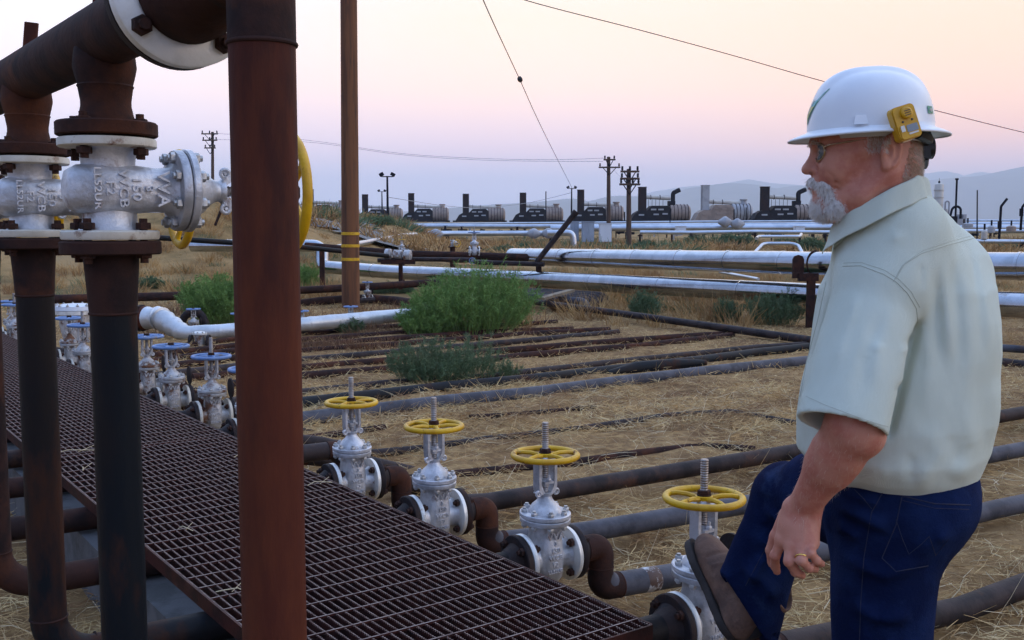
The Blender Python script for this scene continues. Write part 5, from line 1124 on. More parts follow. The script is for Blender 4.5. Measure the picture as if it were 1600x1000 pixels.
# ------------------------------------------------------------ the man
man = thing('person', 'man in white hard hat, sage short-sleeved shirt and jeans, boot raised on a valve', 'person', (0, 0, 0))
HF = Vector((-.995, .10, -.03)).normalized(); HU = Vector((0, 0, 1)); HL = HU.cross(HF).normalized(); HU = HF.cross(HL)
HC = at(1362, 225, 2.0); RH = np.array([HF, HL, HU]).T     # columns are the local axes
HM = Matrix.Translation(HC) @ Matrix(((HF.x, HL.x, HU.x, 0), (HF.y, HL.y, HU.y, 0), (HF.z, HL.z, HU.z, 0), (0, 0, 0, 1)))
H = lambda x, y, z: HC+HF*x+HL*y+HU*z
def head_sdf():
    s = SDF()
    s.u(ell((.004, 0, .028), (.092, .078, .098)))
    s.u(ell((.045, 0, -.035), (.066, .062, .088)), .03)
    s.u(ell((-.038, 0, -.035), (.050, .063, .060)), .03)
    s.u(ell((.078, 0, .006), (.034, .056, .030)), .02)           # brow
    s.u(cone((.100, -.028, .006), (.100, .028, .006), .010, .010), .012)
    for k in (-1, 1):
        s.u(ell((.072, k*.040, -.045), (.030, .024, .030)), .02)      # cheek
        s.u(cone((-.012, k*.058, -.060), (.030, k*.052, -.100), .020, .020), .025)    # jaw angle
        s.u(cone((.030, k*.048, -.100), (.078, k*.022, -.116), .020, .022), .025)
        s.u(cone((.035, k*.062, -.018), (.085, k*.044, -.026), .010, .010), .014)   # cheekbone
        s.sub(ball((.106, k*.030, -.014), .015), .010)
        s.u(ball((.088, k*.031, -.014), .0155), .004)                 # lidded eye mound
        s.u(ecap((.098, k*.016, -.005), (.094, k*.044, -.007), .0055, .0045, (0, 0, 1), .8), .005)
        s.u(ecap((.098, k*.016, -.024), (.093, k*.044, -.025), .0042, .0040, (0, 0, 1), .8), .006)
    s.u(ell((.082, 0, -.110), (.030, .030, .026)), .02)          # chin
    s.u(ell((.092, 0, -.074), (.022, .032, .026)), .014)         # muzzle
    s.u(cone((.100, 0, -.004), (.118, 0, -.038), .0068, .0108), .010)   # nose
    s.u(ell((.119, 0, -.0445), (.0145, .0120, .0105)), .006)
    for k in (-1, 1):
        s.u(ell((.106, k*.0125, -.048), (.0105, .0075, .0085)), .005)
        s.sub(cone((.104, k*.019, -.040), (.100, k*.024, -.056), .002, .0022), .006)
        s.sub(ball((.114, k*.0065, -.0555), .0036), .003)
    s.sub(ecap((.115, -.020, -.0805), (.115, .020, -.0805), .0045, .0045, (0, 0, 1), .7), .004)
    # neck, thick, running into the shoulders
    s.u(ecap((-.018, 0, -.060), (-.045, 0, -.190), .062, .070, (1, 0, 0), 1), .03)
    s.u(ell((.030, 0, -.128), (.050, .044, .030)), .03)
    s.u(ell((-.062, 0, -.082), (.022, .045, .014)), .012); s.u(ell((-.064, 0, -.108), (.024, .045, .013)), .010)
    # ear
    for k in (-1, 1):
        E = Matrix.Rotation(math.radians(22*k), 3, 'Z') @ Matrix.Rotation(math.radians(-10), 3, 'Y')
        Re = np.array(E); c = (-.014, k*.0770, -.020)
        s.u(ell(c, (.0200, .0062, .033), Re), .004)
        for a0, a1 in [(t*.42-1.15, (t+1)*.42-1.15) for t in range(9)]:
            q0 = E @ Vector((.0182*-math.cos(a0)*1, k*.0055, .0300*math.sin(a0))); q1 = E @ Vector((.0182*-math.cos(a1), k*.0055, .0300*math.sin(a1)))
            s.u(cone(Vector(c)+q0, Vector(c)+q1, .0037, .0037), .0025)
        s.u(ell(Vector(c)+E @ Vector((.004, k*.001, -.029)), (.0090, .0055, .0090)), .004)
        s.sub(ell(Vector(c)+E @ Vector((.005, k*.008, -.002)), (.0085, .0085, .0140), Re), .0025)
        s.sub(ell(Vector(c)+E @ Vector((-.0085, k*.0085, .008)), (.0042, .0055, .014), Re), .002)
        s.u(ball(Vector(c)+E @ Vector((.0145, k*.003, -.006)), .0042), .003)
    # creases of the jowl and neck
    for p, q, w in (((-.018, .062, -.078), (.010, .064, -.128), .0022), ((-.050, .058, -.085), (-.088, .040, -.070), .0018), ((-.010, .066, -.060), (-.016, .064, -.082), .0018), ((.095, .034, -.052), (.072, .046, -.088), .0030), ((.088, .044, -.030), (.075, .050, -.038), .0012)):
        s.sub(cone(p, q, w, w*.6), .006)
    for (x0, z0, x1, z1, dep) in ((.072, -.006, .056, .004, .0016), (.072, -.012, .053, -.011, .0018), (.071, -.018, .055, -.024, .0016), (.080, -.034, .066, -.042, .0018), (.093, -.050, .080, -.068, .0022), (.078, -.070, .070, -.092, .0024), (.050, -.060, .046, -.085, .0016), (.02, -.085, .03, -.118, .0022), (-.005, -.078, .008, -.118, .0024)):
        yy = .058 if x0 < .06 else .047
        s.sub(cone((x0, yy+.004, z0), (x1, yy+.012, z1), dep, dep*.5), .004)
    s.disp(lambda P: .0018*fbm3(P, 60, 3, 3)+.0006*fbm3(P, 190, 5, 2))
    return s
hs = head_sdf()
head = lambda P: hs((P-A_(HC))@RH)
# body frame
TF = Vector((-.75, .66, 0)).normalized(); TL = Vector((-TF.y, TF.x, 0)); RB = np.array([TF, TL, Vector((0, 0, 1))]).T
LS = at(1372, 438, 1.955); RSH = at(1480, 420, 2.24)
EL = at(1333, 672, 1.860); WR = at(1253, 795, 1.965)
LH = at(1385, 805, 2.06); RHp = at(1352, 795, 2.22); LK = at(1372, 1130, 2.03); LA = at(1385, 1500, 2.1); LA.z = .20
RK = at(1228, 772, 2.50); RA = at(1170, 945, 2.52)
TC = at(1412, 560, 2.11)
b = SDF()
head.bd = (A_(HC)-np.array([0, 0, .03]), .20)
b.u(cone(H(-.03, 0, 0), H(-.03, 0, -.1), .05, .05)); b.u(head)
NB = H(-.052, 0, -.175)
b.u(cone(NB, TC+Vector((0, 0, .12)), .07, .11), .04)
b.u(cone(LS+(RSH-LS)*.12, RSH+(LS-RSH)*.12, .055, .055), .05)
b.u(cone(TC+Vector((0, 0, .12)), TC-Vector((0, 0, .22)), .125, .135), .05)
b.u(cone(LS, LS.lerp(EL, .97), .052, .050), .03)
b.u(cone(RSH, RSH+Vector((.05, .10, -.27)), .052, .045), .03); RE = RSH+Vector((.02, .10, -.27)); RW = RE+Vector((-.14, .16, -.15)); b.u(cone(RE, RW, .042, .030), .02); b.u(ell(RW+Vector((-.05, .05, -.04)), (.04, .025, .05)), .02)
fd = (WR-EL).normalized(); vd = Vector((.3, .95, 0))
b.u(ecap(EL, EL.lerp(WR, .42), .0500, .0450, vd, .92), .02)
b.u(ecap(EL.lerp(WR, .30), WR, .0460, .0290, vd, .88), .02)
b.u(ball(EL+Vector((.018, -.004, -.01)), .036), .02)
for a, e, ra, rb in ((LH, LK, .085, .06), (LK, LA, .055, .04), (RHp, RK, .085, .062), (RK, RA, .058, .042)): b.u(cone(a, e, ra, rb), .04)
# hand: back toward the camera, fingers curled to the right
kn = [at(1222, 843, 1.968), at(1236, 851, 1.950), at(1252, 853, 1.942), at(1268, 847, 1.945)]
for i, K in enumerate(kn):
    w0 = WR+(kn[3]-kn[0])*((i-1.5)*.22)
    b.u(ecap(w0, K, .020, .0145, vd, .85), .012)
b.u(ecap(WR.lerp(kn[1], .5), WR.lerp(kn[2], .9), .026, .022, vd, .7), .012)
fingers = [
 [(1222, 843, 1.968), (1211, 868, 1.975), (1211, 884, 2.0), (1214, 893, 2.01)],
 [(1236, 851, 1.950), (1233, 877, 1.935), (1243, 893, 1.950), (1253, 899, 1.975)],
 [(1252, 853, 1.942), (1252, 876, 1.918), (1264, 887, 1.930), (1274, 889, 1.955)],
 [(1268, 847, 1.945), (1267, 864, 1.920), (1277, 876, 1.925), (1284, 881, 1.945)]]
rad = [(.0118, .0100, .0090, .0078), (.0120, .0104, .0094, .0082), (.0116, .0100, .0090, .0078), (.0106, .0088, .0080, .0070)]
FG = [[at(*p) for p in f_] for f_ in fingers]
for f_, r_ in zip(FG, rad):
    for j in range(3): b.u(cone(f_[j], f_[j+1], r_[j], r_[j+1]), .0035 if j else .006)
    for j in (1, 2): b.u(ball(f_[j]+Vector((0, -.001, 0)), r_[j]*1.07), .003)
for K in kn: b.u(ball(K+Vector((0, -.004, .0)), .0115), .006)
th = [WR.lerp(kn[0], .30)+Vector((-.012, .02, 0)), at(1213, 838, 1.995), at(1205, 860, 2.005), at(1206, 880, 2.02)]
for j in range(3): b.u(cone(th[j], th[j+1], (.017, .0125, .0108)[j], (.0128, .0110, .0092)[j]), .006)
for K, g_ in zip(kn, (0, 1, 2, 3)): b.u(cone(WR.lerp(K, .25)+Vector((0, -.019, 0)), K+Vector((0, -.011, 0)), .0028, .0030), .006)   # tendons
b.disp(lambda P: (.0016*fbm3(P, 38, 9, 3)*(P[:, 2] < 1.35)) if P[:, 2].min() < 1.35 else P[:, 2]*0)
_, bv, bf = None, None, None
lo = np.minimum(A_(RA)-.15, A_(LA)-.12); lo[0] = min(lo[0], A_(at(1150, 900, 2.5))[0]-.05)
body, bv, bf = sdfobj('body', b, (.38, 1.72, .12), (1.30, 2.75, 1.84), .0038, 'skin', man)
# ------------------------------------------------------------ shirt
ypx = np.array([290, 315, 340, 370, 400, 450, 500, 550, 600, 650, 700, 730, 752, 775], float)
cpx = np.array([1392, 1394, 1398, 1406, 1415, 1415, 1414, 1411, 1404, 1399, 1395, 1402, 1412, 1412], float)
sm = .935*np.array([.050, .068, .086, .110, .140, .178, .188, .194, .202, .206, .200, .176, .150, .135])
bb = np.array([.045, .075, .11, .165, .195, .205, .205, .208, .212, .214, .208, .19, .165, .15])
aa = np.sqrt(np.maximum(sm**2-(bb*.36)**2, .0012))/.93
cc = [at(x, y, 2.12) for x, y in zip(cpx, ypx)]; cz_ = np.array([p.z for p in cc])[::-1]; cx_ = np.array([p.x for p in cc])[::-1]; AA = aa[::-1]; BB = bb[::-1]
def torso(P):
    z = P[:, 2]; cx = np.interp(z, cz_, cx_); a = np.interp(z, cz_, AA); bq = np.interp(z, cz_, BB)
    q = np.stack([P[:, 0]-cx, P[:, 1]-2.12], 1); x = (q@np.array([TF.x, TF.y]))/a; y = (q@np.array([TL.x, TL.y]))/bq
    r = (np.abs(x)**2.25+np.abs(y)**2.25)**(1/2.25); d = (r-1)*np.minimum(a, bq)*.85
    return np.maximum(d, np.maximum(z-cz_[-1], cz_[0]-z))
SE = at(1318, 668, 1.850); S0 = LS+Vector((-.002, .0, -.01))
sleeve_dir = (SE-S0).normalized()
def hem_cut(P): return (P-A_(SE))@A_(sleeve_dir)
VX = np.array([.94, -.34]); VX /= np.linalg.norm(VX)
def fold2(pts, amp, w, side=-1):
    """soft ridge following a line across the cloth; pts in (px,py,depth)"""
    Q = [A_(at(*p)) for p in pts]
    def f(P):
        best = None; n_q = len(Q)-1; sp_ = None
        for i_, (a, e) in enumerate(zip(Q[:-1], Q[1:])):
            ab = e-a; t = np.clip(((P-a)@ab)/(ab@ab), 0, 1); v = P-a-t[:, None]*ab; along_ = (a+t[:, None]*ab)
            # distance measured across the line, ignoring depth mostly
            dd = np.sqrt((v[:, 0]*VX[0]+v[:, 1]*VX[1])**2+v[:, 2]**2+.004*(v[:, 0]*.34+v[:, 1]*.94)**2)
            u_ = (i_+t)/n_q; sp_ = u_ if best is None else np.where(dd < best, u_, sp_)
            best = dd if best is None else np.minimum(best, dd)
        tp = np.clip(np.minimum(sp_, 1-sp_)/.30, 0, 1); tp = tp*tp*(3-2*tp)
        return side*amp*tp*np.exp(-(best/w)**2)
    q_ = np.array(Q); m_ = (q_.min(0)+q_.max(0))/2; f.bd = (m_, np.linalg.norm(q_-m_, axis=1).max()+w*3+.30); return f
sh = SDF(); sh.u(torso)
sh.u(ell(LS+Vector((.010, .006, -.006)), (.080, .080, .070)), .045); sh.u(ell(RSH+Vector((-.03, 0, -.03)), (.068, .07, .06)), .08)
NKL = H(-.038, .015, -.166); NKR = H(-.045, -.02, -.160); NKB = H(-.056, 0, -.160)
sh.u(cone(NKL+Vector((0, 0, -.02)), LS+Vector((.01, 0, 0)), .072, .068), .04); sh.u(cone(NKR+Vector((0, 0, -.02)), RSH+Vector((-.02, 0, -.01)), .075, .068), .09); sh.u(cone(RSH+Vector((-.04, -.05, -.02)), TC+Vector((.035, -.02, .05)), .065, .10), .08); sh.u(cone(NKB+Vector((0, 0, -.01)), TC+Vector((.01, -.01, .05)), .065, .13), .05)
sh.u(cone(RSH+Vector((0, 0, -.02)), RSH+Vector((.01, .08, -.25)), .075, .085), .04)
sh.u(ecap(S0, SE+sleeve_dir*.03, .078, .0870, Vector((.25, .97, 0)), .90), .018)
folds = [
 ([(1442, 402, 1.98), (1446, 470, 1.97), (1450, 560, 1.97), (1440, 660, 1.96)], .006, .011), ([(1470, 395, 2.0), (1476, 470, 1.99), (1482, 560, 1.99)], .0065, .012),
 ([(1498, 385, 2.03), (1506, 460, 2.03), (1512, 560, 2.02), (1502, 640, 2.02)], .0065, .012), ([(1524, 385, 2.06), (1534, 460, 2.07), (1541, 560, 2.07)], .005, .010),
 ([(1545, 570, 2.1), (1550, 630, 2.1), (1530, 690, 2.1)], .007, .015), ([(1500, 600, 2.0), (1515, 680, 2.0), (1500, 740, 2.02)], .007, .014), ([(1440, 640, 1.97), (1462, 700, 1.97), (1440, 745, 1.98)], .006, .014),
 ([(1395, 690, 1.97), (1405, 735, 1.98)], .005, .012), ([(1330, 752, 2.0), (1380, 735, 1.97), (1440, 742, 1.97), (1500, 728, 2.0), (1535, 705, 2.05)], .010, .018),
 ([(1425, 480, 1.93), (1412, 540, 1.92), (1396, 610, 1.90)], .003, .011), ([(1395, 470, 1.89), (1372, 540, 1.86), (1368, 620, 1.84)], .0045, .013), ([(1345, 440, 1.88), (1322, 510, 1.86), (1300, 590, 1.84)], .004, .013),
 ([(1300, 440, 2.1), (1285, 500, 2.1), (1270, 560, 2.1)], .005, .010), ([(1360, 395, 1.92), (1400, 370, 1.94), (1440, 350, 1.96)], .003, .014), ([(1290, 520, 2.05), (1262, 600, 2.05), (1250, 680, 2.05)], .005, .012)]
for p, a_, w_ in folds: k_ = 1.25 if max(q[1] for q in p) < 625 else .65; sh.disp(fold2(p, a_*k_, w_*(.8 if k_ > 1 else 1.2)))
for p, a_, w_ in (([(1438, 480, 1.95), (1425, 530, 1.93), (1408, 600, 1.92), (1390, 670, 1.92), (1384, 692, 1.92)], .016, .010), ([(1456, 410, 1.98), (1462, 480, 1.98), (1465, 580, 1.98)], .005, .010), ([(1486, 400, 2.0), (1493, 480, 2.0), (1498, 570, 2.0)], .0055, .010), ([(1514, 390, 2.04), (1522, 470, 2.04), (1527, 560, 2.04)], .005, .009), ([(1436, 405, 1.97), (1438, 450, 1.97)], .007, .006), ([(1475, 650, 1.98), (1490, 710, 1.99)], .007, .012), ([(1420, 690, 1.96), (1424, 740, 1.97)], .006, .010), ([(1380, 480, 1.87), (1352, 560, 1.84), (1340, 640, 1.83)], .004, .013)): sh.disp(fold2(p, a_, w_, 1))
sh.disp(lambda P: .0060*fbm3(P, 7, 4, 2)+.0020*fbm3(P*np.array([1, 1, .35]), 30, 6, 2))
sh.inter(lambda P: np.where(((P-A_(LS))@A_(sleeve_dir) > .10) & (np.linalg.norm(np.cross(P-A_(S0), A_(sleeve_dir)), axis=1) < .118) & ((P@A_((.25, .97, 0))) < A_(SE)@A_((.25, .97, 0))+.075), hem_cut(P), -1.0), .002)
# hollow sleeve, open neck
sh.sub(ecap(S0.lerp(SE, .55), SE+sleeve_dir*.08, .062, .0815, Vector((.25, .97, 0)), .90), .003)
sh.sub(cone(H(-.035, 0, -.05), H(-.035, 0, -.110), .066, .064), .006)
shirt, sv, sf = sdfobj('shirt', sh, (.52, 1.70, .95), (1.28, 2.52, 1.68), .0050, 'shirt', man)
BV = BVHTree.FromPolygons([tuple(v) for v in sv], [tuple(q) for q in sf])
def on_cloth(pix, bv_=BV, lift=.0006, n_=10, d0=1.0):
    """run a line of pixels down onto the modelled cloth"""
    out_ = []; P = []
    for a, c in zip(pix[:-1], pix[1:]):
        for k in range(n_): P.append((a[0]+(c[0]-a[0])*k/n_, a[1]+(c[1]-a[1])*k/n_))
    P.append(pix[-1])
    for x, y in P:
        o = Vector((0, 0, CH)); r = ray(x, y).normalized(); loc, nrm, i_, dist = bv_.ray_cast(o, r, 6)
        if loc is not None: out_.append(loc+nrm*lift)
    return out_
def seam(name, pix, r, m='thread', parent=man, bv_=BV, n_=10):
    q = on_cloth(pix, bv_, 0.0003, n_)
    # drop jumps
    seg = [q[0]] if q else []; 
    for p in q[1:]:
        if (p-seg[-1]).length < .06: seg.append(p)
    if len(seg) > 2: mb = MB(); mb.tube(seg, r, 6); mb.obj(name, m, parent)
seam('yoke_seam', [(1396, 440), (1410, 415), (1440, 396), (1480, 383), (1527, 371)], .0007, 'thread', shirt)
seam('yoke_seam', [(1400, 436), (1414, 411), (1443, 391), (1482, 378), (1524, 367)], .00045, 'thread', shirt)
seam('armhole_seam', [(1317, 416), (1345, 415), (1380, 428), (1400, 440), (1418, 458), (1432, 482), (1434, 505)], .0007, 'thread', shirt)
seam('armhole_seam', [(1318, 411), (1346, 410), (1382, 422), (1404, 436), (1423, 455), (1437, 480)], .00045, 'thread', shirt)
seam('sleeve_hem_stitch', [(1259, 619), (1290, 633), (1330, 648), (1370, 662), (1388, 667)], .0005, 'thread', shirt)
seam('placket_stitch', [(1291, 440), (1278, 500), (1262, 560), (1250, 620)], .0007, 'thread', shirt)
# collar: a standing band with a folded leaf round the neck
def collar():
    vs = []; fs = []; n_ = 72; rings = 9
    pxs = None
    CB = H(-.060, 0, -.155); 
    for i in range(n_+1):
        a = math.radians(-158+316*i/n_)          # 0 = nape
        d = TF*(-math.cos(a))+TL*math.sin(a)
        front = (1-math.cos(a))/2
        rb = .0560+.016*abs(math.sin(a))+.038*front; z0 = 1.588-.112*front**1.1; hgt = .040+.012*front
        base = Vector((H(-.038, 0, 0).x, H(-.038, 0, 0).y, 0))+d*rb+TF*.006*front
        prof = [(-.004, .000, 0), (-.006, .45, 0), (-.006, .9, 0), (-.003, 1.02, 0), (.003, 1.0, 0), (.007, .7, 0), (.010, .30, 0), (.014+.006*front, -.10, 0), (.0125+.006*front, -.10, 0)]
        wv = .003*math.sin(a*5+1)+.002*math.sin(a*11)
        for o_, t_, _z in prof: q = base+d*(o_+wv*(1-t_)*.6); vs.append((q.x, q.y, z0+hgt*t_+(.001*math.sin(a*7))))
    k = len(prof)
    for i in range(n_):
        for j in range(k-1): fs.append((i*k+j, (i+1)*k+j, (i+1)*k+j+1, i*k+j+1))
    mb = MB(); mb.add(vs, fs); o = mb.obj('collar', 'shirt', shirt, ang=70)
    md = o.modifiers.new('solid', 'SOLIDIFY'); md.thickness = .0016; md2 = o.modifiers.new('sub', 'SUBSURF'); md2.levels = 1; md2.render_levels = 1
    return o
collar()
mb = MB(); q = at(1306, 366, 2.14); 
# ------------------------------------------------------------ jeans
j = SDF()
PC = at(1412, 765, 2.12)
j.u(ell(PC+Vector((-.01, 0, -.030)), (.140, .160, .120), RB), .02)
j.u(ell(at(1444, 788, 2.03), (.092, .095, .100), RB), .05); j.u(ell(at(1470, 785, 2.18), (.080, .085, .100), RB), .05)
j.u(cone(at(1412, 735, 2.12), PC, .146, .152), .03)
j.u(cone(LH, LK, .116, .088), .05); j.u(cone(LK, LA, .084, .078), .04)
j.u(cone(RHp, RK, .105, .072), .05); j.u(cone(RK, at(1150, 915, 2.52), .070, .052), .03); j.u(cone(RK, at(1176, 985, 2.50), .068, .066), .03)
j.u(cone(at(1270, 745, 2.40), at(1350, 745, 2.22), .055, .075), .05)
jf = [([(1300, 800, 1.96), (1350, 815, 1.94), (1400, 835, 1.93)], .007, .012), ([(1300, 830, 1.96), (1345, 850, 1.94)], .006, .011), ([(1320, 775, 1.97), (1380, 790, 1.95)], .006, .010), ([(1310, 880, 1.96), (1380, 900, 1.94), (1430, 880, 1.96)], .006, .013), ([(1445, 870, 1.98), (1400, 885, 1.95)], .006, .010),
 ([(1190, 790, 2.45), (1225, 810, 2.43), (1262, 830, 2.42)], .007, .013), ([(1180, 830, 2.45), (1215, 860, 2.43), (1240, 890, 2.43)], .006, .012), ([(1150, 880, 2.45), (1190, 905, 2.43), (1220, 940, 2.43)], .008, .014), ([(1205, 740, 2.48), (1190, 780, 2.46)], .005, .012), ([(1200, 860, 2.44), (1165, 920, 2.44)], .006, .012), ([(1320, 950, 1.95), (1370, 970, 1.93), (1430, 960, 1.95)], .007, .014), ([(1500, 760, 2.06), (1470, 830, 1.97), (1420, 865, 1.95)], .005, .016)]
for p, a_, w_ in jf: j.disp(fold2(p, a_*2.4, w_*1.1))
for p, a_, w_ in (([(1300, 815, 1.96), (1350, 832, 1.94), (1395, 850, 1.93)], .006, .009), ([(1175, 850, 2.45), (1230, 900, 2.43)], .006, .010), ([(1290, 760, 2.0), (1296, 850, 1.98), (1300, 960, 1.97)], .008, .012), ([(1440, 850, 1.97), (1448, 872, 1.98), (1430, 900, 1.97)], .008, .010), ([(1185, 815, 2.45), (1240, 850, 2.43)], .005, .009)): j.disp(fold2(p, a_, w_, 1))
j.disp(lambda P: .006*fbm3(P, 8, 14, 3)+.0016*fbm3(P, 34, 16, 2))
j.inter(lambda P: P[:, 2]-at(1412, 733, 2.12).z, .006)
# cuffs
cd = (RA-RK).normalized(); cuff = at(1160, 949, 2.50); cdir = (Vector((-.83, -.10, -.50))).normalized()
j.inter(lambda P: np.where((P[:, 1] > 2.33) & (P[:, 0] < .75), (P-A_(cuff))@A_(cdir)+.0*P[:, 0], -1.0), .003)
j.sub(ecap(at(1145, 918, 2.51)-cdir*.02, at(1180, 985, 2.49)-cdir*.01, .036, .046, cdir, 1), .004)
j.inter(lambda P: .17-P[:, 2], .003)
jeans, jv, jfc = sdfobj('jeans', j, (.36, 1.84, .13), (1.32, 2.74, 1.12), .0056, 'denim', man)
BJ = BVHTree.FromPolygons([tuple(v) for v in jv], [tuple(q) for q in jfc])
for nm, pix, rr in (('pocket_seam', [(1409, 775), (1460, 787), (1516, 789)], .0013), ('pocket_seam', [(1409, 777), (1400, 820), (1378, 872), (1400, 893), (1450, 884)], .0010), ('pocket_seam', [(1410, 782), (1460, 794), (1514, 796)], .0007), ('pocket_stitching', [(1400, 812), (1410, 842), (1420, 866), (1440, 850), (1452, 838), (1462, 868), (1482, 842)], .0007), ('waistband_seam', [(1330, 762), (1390, 770), (1450, 766), (1520, 750)], .0009), ('side_seam', [(1382, 765), (1362, 800), (1350, 870), (1345, 940), (1343, 1000)], .0009), ('front_pocket_seam', [(1335, 765), (1350, 780), (1362, 795)], .0009), ('side_seam', [(1238, 790), (1200, 850), (1165, 915)], .0009)):
    seam(nm, pix, rr, 'denim_seam', jeans, BJ, 12)
# ------------------------------------------------------------ boots
def boot(label, toe, heel, down, name='boot'):
    T = (toe-heel).normalized(); Dn = (down-T*down.dot(T)).normalized(); Sd = T.cross(-Dn).normalized(); R = np.array([T, Sd, -Dn]).T; o = A_(heel)
    L = .300; s = SDF()
    s.u(ecap((.045, 0, .048), (.10, .004, .046), .046, .044, (0, 0, 1), 1)); s.u(ell((.212, .010, .046), (.084, .058, .044)), .03); s.u(ell((.150, .006, .055), (.080, .050, .048)), .03)
    s.u(cone((.05, 0, .07), (.045, 0, .16), .046, .048), .03); s.u(cone((.17, .004, .062), (.085, .0, .115), .036, .042), .03); s.u(ell((.036, 0, .035), (.044, .040, .05)), .02)
    s.inter(lambda P: .018-P[:, 2], .004)
    s.sub(ell((.03, 0, .20), (.04, .04, .05)), .004); s.disp(lambda P: .0018*fbm3(P, 30, 4, 3)); s.disp(lambda P: -.0022*np.exp(-((P[:, 0]-.172+.25*(P[:, 2]-.08))/.004)**2)*(P[:, 2] > .05)); s.disp(lambda P: .003*np.exp(-((P[:, 0]-.205)/.006)**2)*(P[:, 2] > .05))
    w = lambda P: s((P-o)@R); c = A_(heel+T*.14-Dn*.09); bt, v, f = sdfobj(name, w, c-.26, c+.26, .0038, 'boot', man)
    so = SDF(); so.u(ecap((.045, 0, .009), (.10, .004, .009), .050, .047, (0, 0, 1), 1)); so.u(ell((.215, .010, .009), (.088, .058, .06)), .02); so.u(cone((.10, .004, .009), (.20, .01, .009), .046, .052), .02)
    so.inter(lambda P: np.abs(P[:, 2]-.009)-.0105, .002); so.sub(lambda P: np.maximum(np.abs(P[:, 0]-.115)-.022, P[:, 2]+.001), .003)
    sdfobj('sole', lambda P: so((P-o)@R), c-.26, c+.26, .0034, 'boot_sole', bt)
    Lc = lambda x, y, z: heel+T*x+Sd*y-Dn*z
    for k, (x, z) in enumerate(((.148, .102), (.130, .118), (.112, .134))):
        m_ = MB(); m_.tube([Lc(x+.004, -.020, z-.006), Lc(x+.008, 0, z+.001), Lc(x-.002, .020, z-.005)], .0022, 6); m_.obj('lace', 'lace', bt)
        m_ = MB(); m_.tube([Lc(x-.010, -.020, z+.002), Lc(x, 0, z+.005), Lc(x+.008, .020, z-.010)], .0022, 6); m_.obj('lace', 'lace', bt)
    m_ = MB(); m_.torus(Lc(.128, -.010, .128), Sd*.3+T, .011, .0018, 14, 6); m_.obj('lace', 'lace', bt); m_ = MB(); m_.tube([Lc(.12, 0, .128), Lc(.14, -.018, .118), Lc(.15, -.035, .09)], .0018, 6); m_.obj('lace', 'lace', bt)
    return bt
toe = at(1078, 858, 2.70); heel = at(1143, 1003, 2.50)
boot('raised', toe, heel, Vector((-.30, -.30, -.80)))
sk = SDF(); sk.u(cone(RA+Vector((0, 0, -.04)), RA.lerp(RK, .5), .048, .050)); sdfobj('sock', sk, A_(RA)-.16, A_(RA.lerp(RK, .5))+.13, .007, 'sock', man)
LAx = Vector((LA.x, LA.y, .13)); boot('standing', LAx+Vector((-.20, .14, 0)), LAx+Vector((.06, -.04, 0)), Vector((0, 0, -1)))
# wedding ring
rg = FG[2][0].lerp(FG[2][1], .78); mb = MB(); mb.torus((0, 0, 0), (FG[2][1]-FG[2][0]).normalized(), .0108, .0019, 26, 8); mb.obj('wedding_ring', 'gold', man, loc=rg)
for f_ in FG[:4]:
    d = (f_[3]-f_[2]).normalized(); mb = MB(); q = f_[3]+Vector((0, -.0062, .001))-d*.002; mb.sphere((0, 0, 0), .0052, 10, 8, (.9, .35, 1.1)); mb.obj('fingernail', 'skin', man, loc=q)
# ------------------------------------------------------------ face details
def hp(name, mb, m, parent=man, ang=38): o = mb.obj(name, m, parent, ang); o.matrix_local = HM; return o
for k in (-1, 1):
    mb = MB(); mb.sphere((.0895, k*.031, -.0145), .0142, 16, 12); mb.obj; e = hp('eyeball', mb, 'eye')
    mb = MB(); mb.sphere((.1015, k*.0312, -.0145), .0045, 12, 8); hp('iris', mb, 'iris', man)
# beard volume and strands
def headdens(name, sd, lo_, hi_, h, m):
    w = lambda P: sd((P-A_(HC))@RH); c = [H(x, y, z) for x in (lo_[0], hi_[0]) for y in (lo_[1], hi_[1]) for z in (lo_[2], hi_[2])]; c = np.array([tuple(p) for p in c]); return sdfobj(name, w, c.min(0), c.max(0), h, m, man)
bd = SDF(); bd.u(ell((.091, 0, -.113), (.0235, .030, .029))); bd.u(cone((.088, .022, -.078), (.074, .033, -.116), .0135, .021), .012); bd.u(cone((.088, -.022, -.078), (.074, -.030, -.118), .012, .020), .012); bd.u(ell((.078, 0, -.120), (.025, .029, .015)), .012)
bd.u(cone((.112, .006, -.0665), (.095, .033, -.078), .0085, .0095), .006); bd.u(cone((.112, -.006, -.0665), (.095, -.033, -.078), .0085, .0095), .006); bd.u(cone((.094, .033, -.076), (.086, .030, -.100), .009, .012), .008); bd.u(cone((.094, -.033, -.076), (.086, -.030, -.100), .009, .012), .008)
bd.sub(ecap((.118, -.030, -.0815), (.118, .030, -.0815), .0085, .0085, (0, 0, 1), .75), .004)
bd.disp(lambda P: .002+.005*fbm3(P*np.array([1, 1, .4]), 130, 2, 3))
beard, dv, df = headdens('beard', bd, (.02, -.07, -.16), (.14, .07, -.05), .0028, 'beard_base')
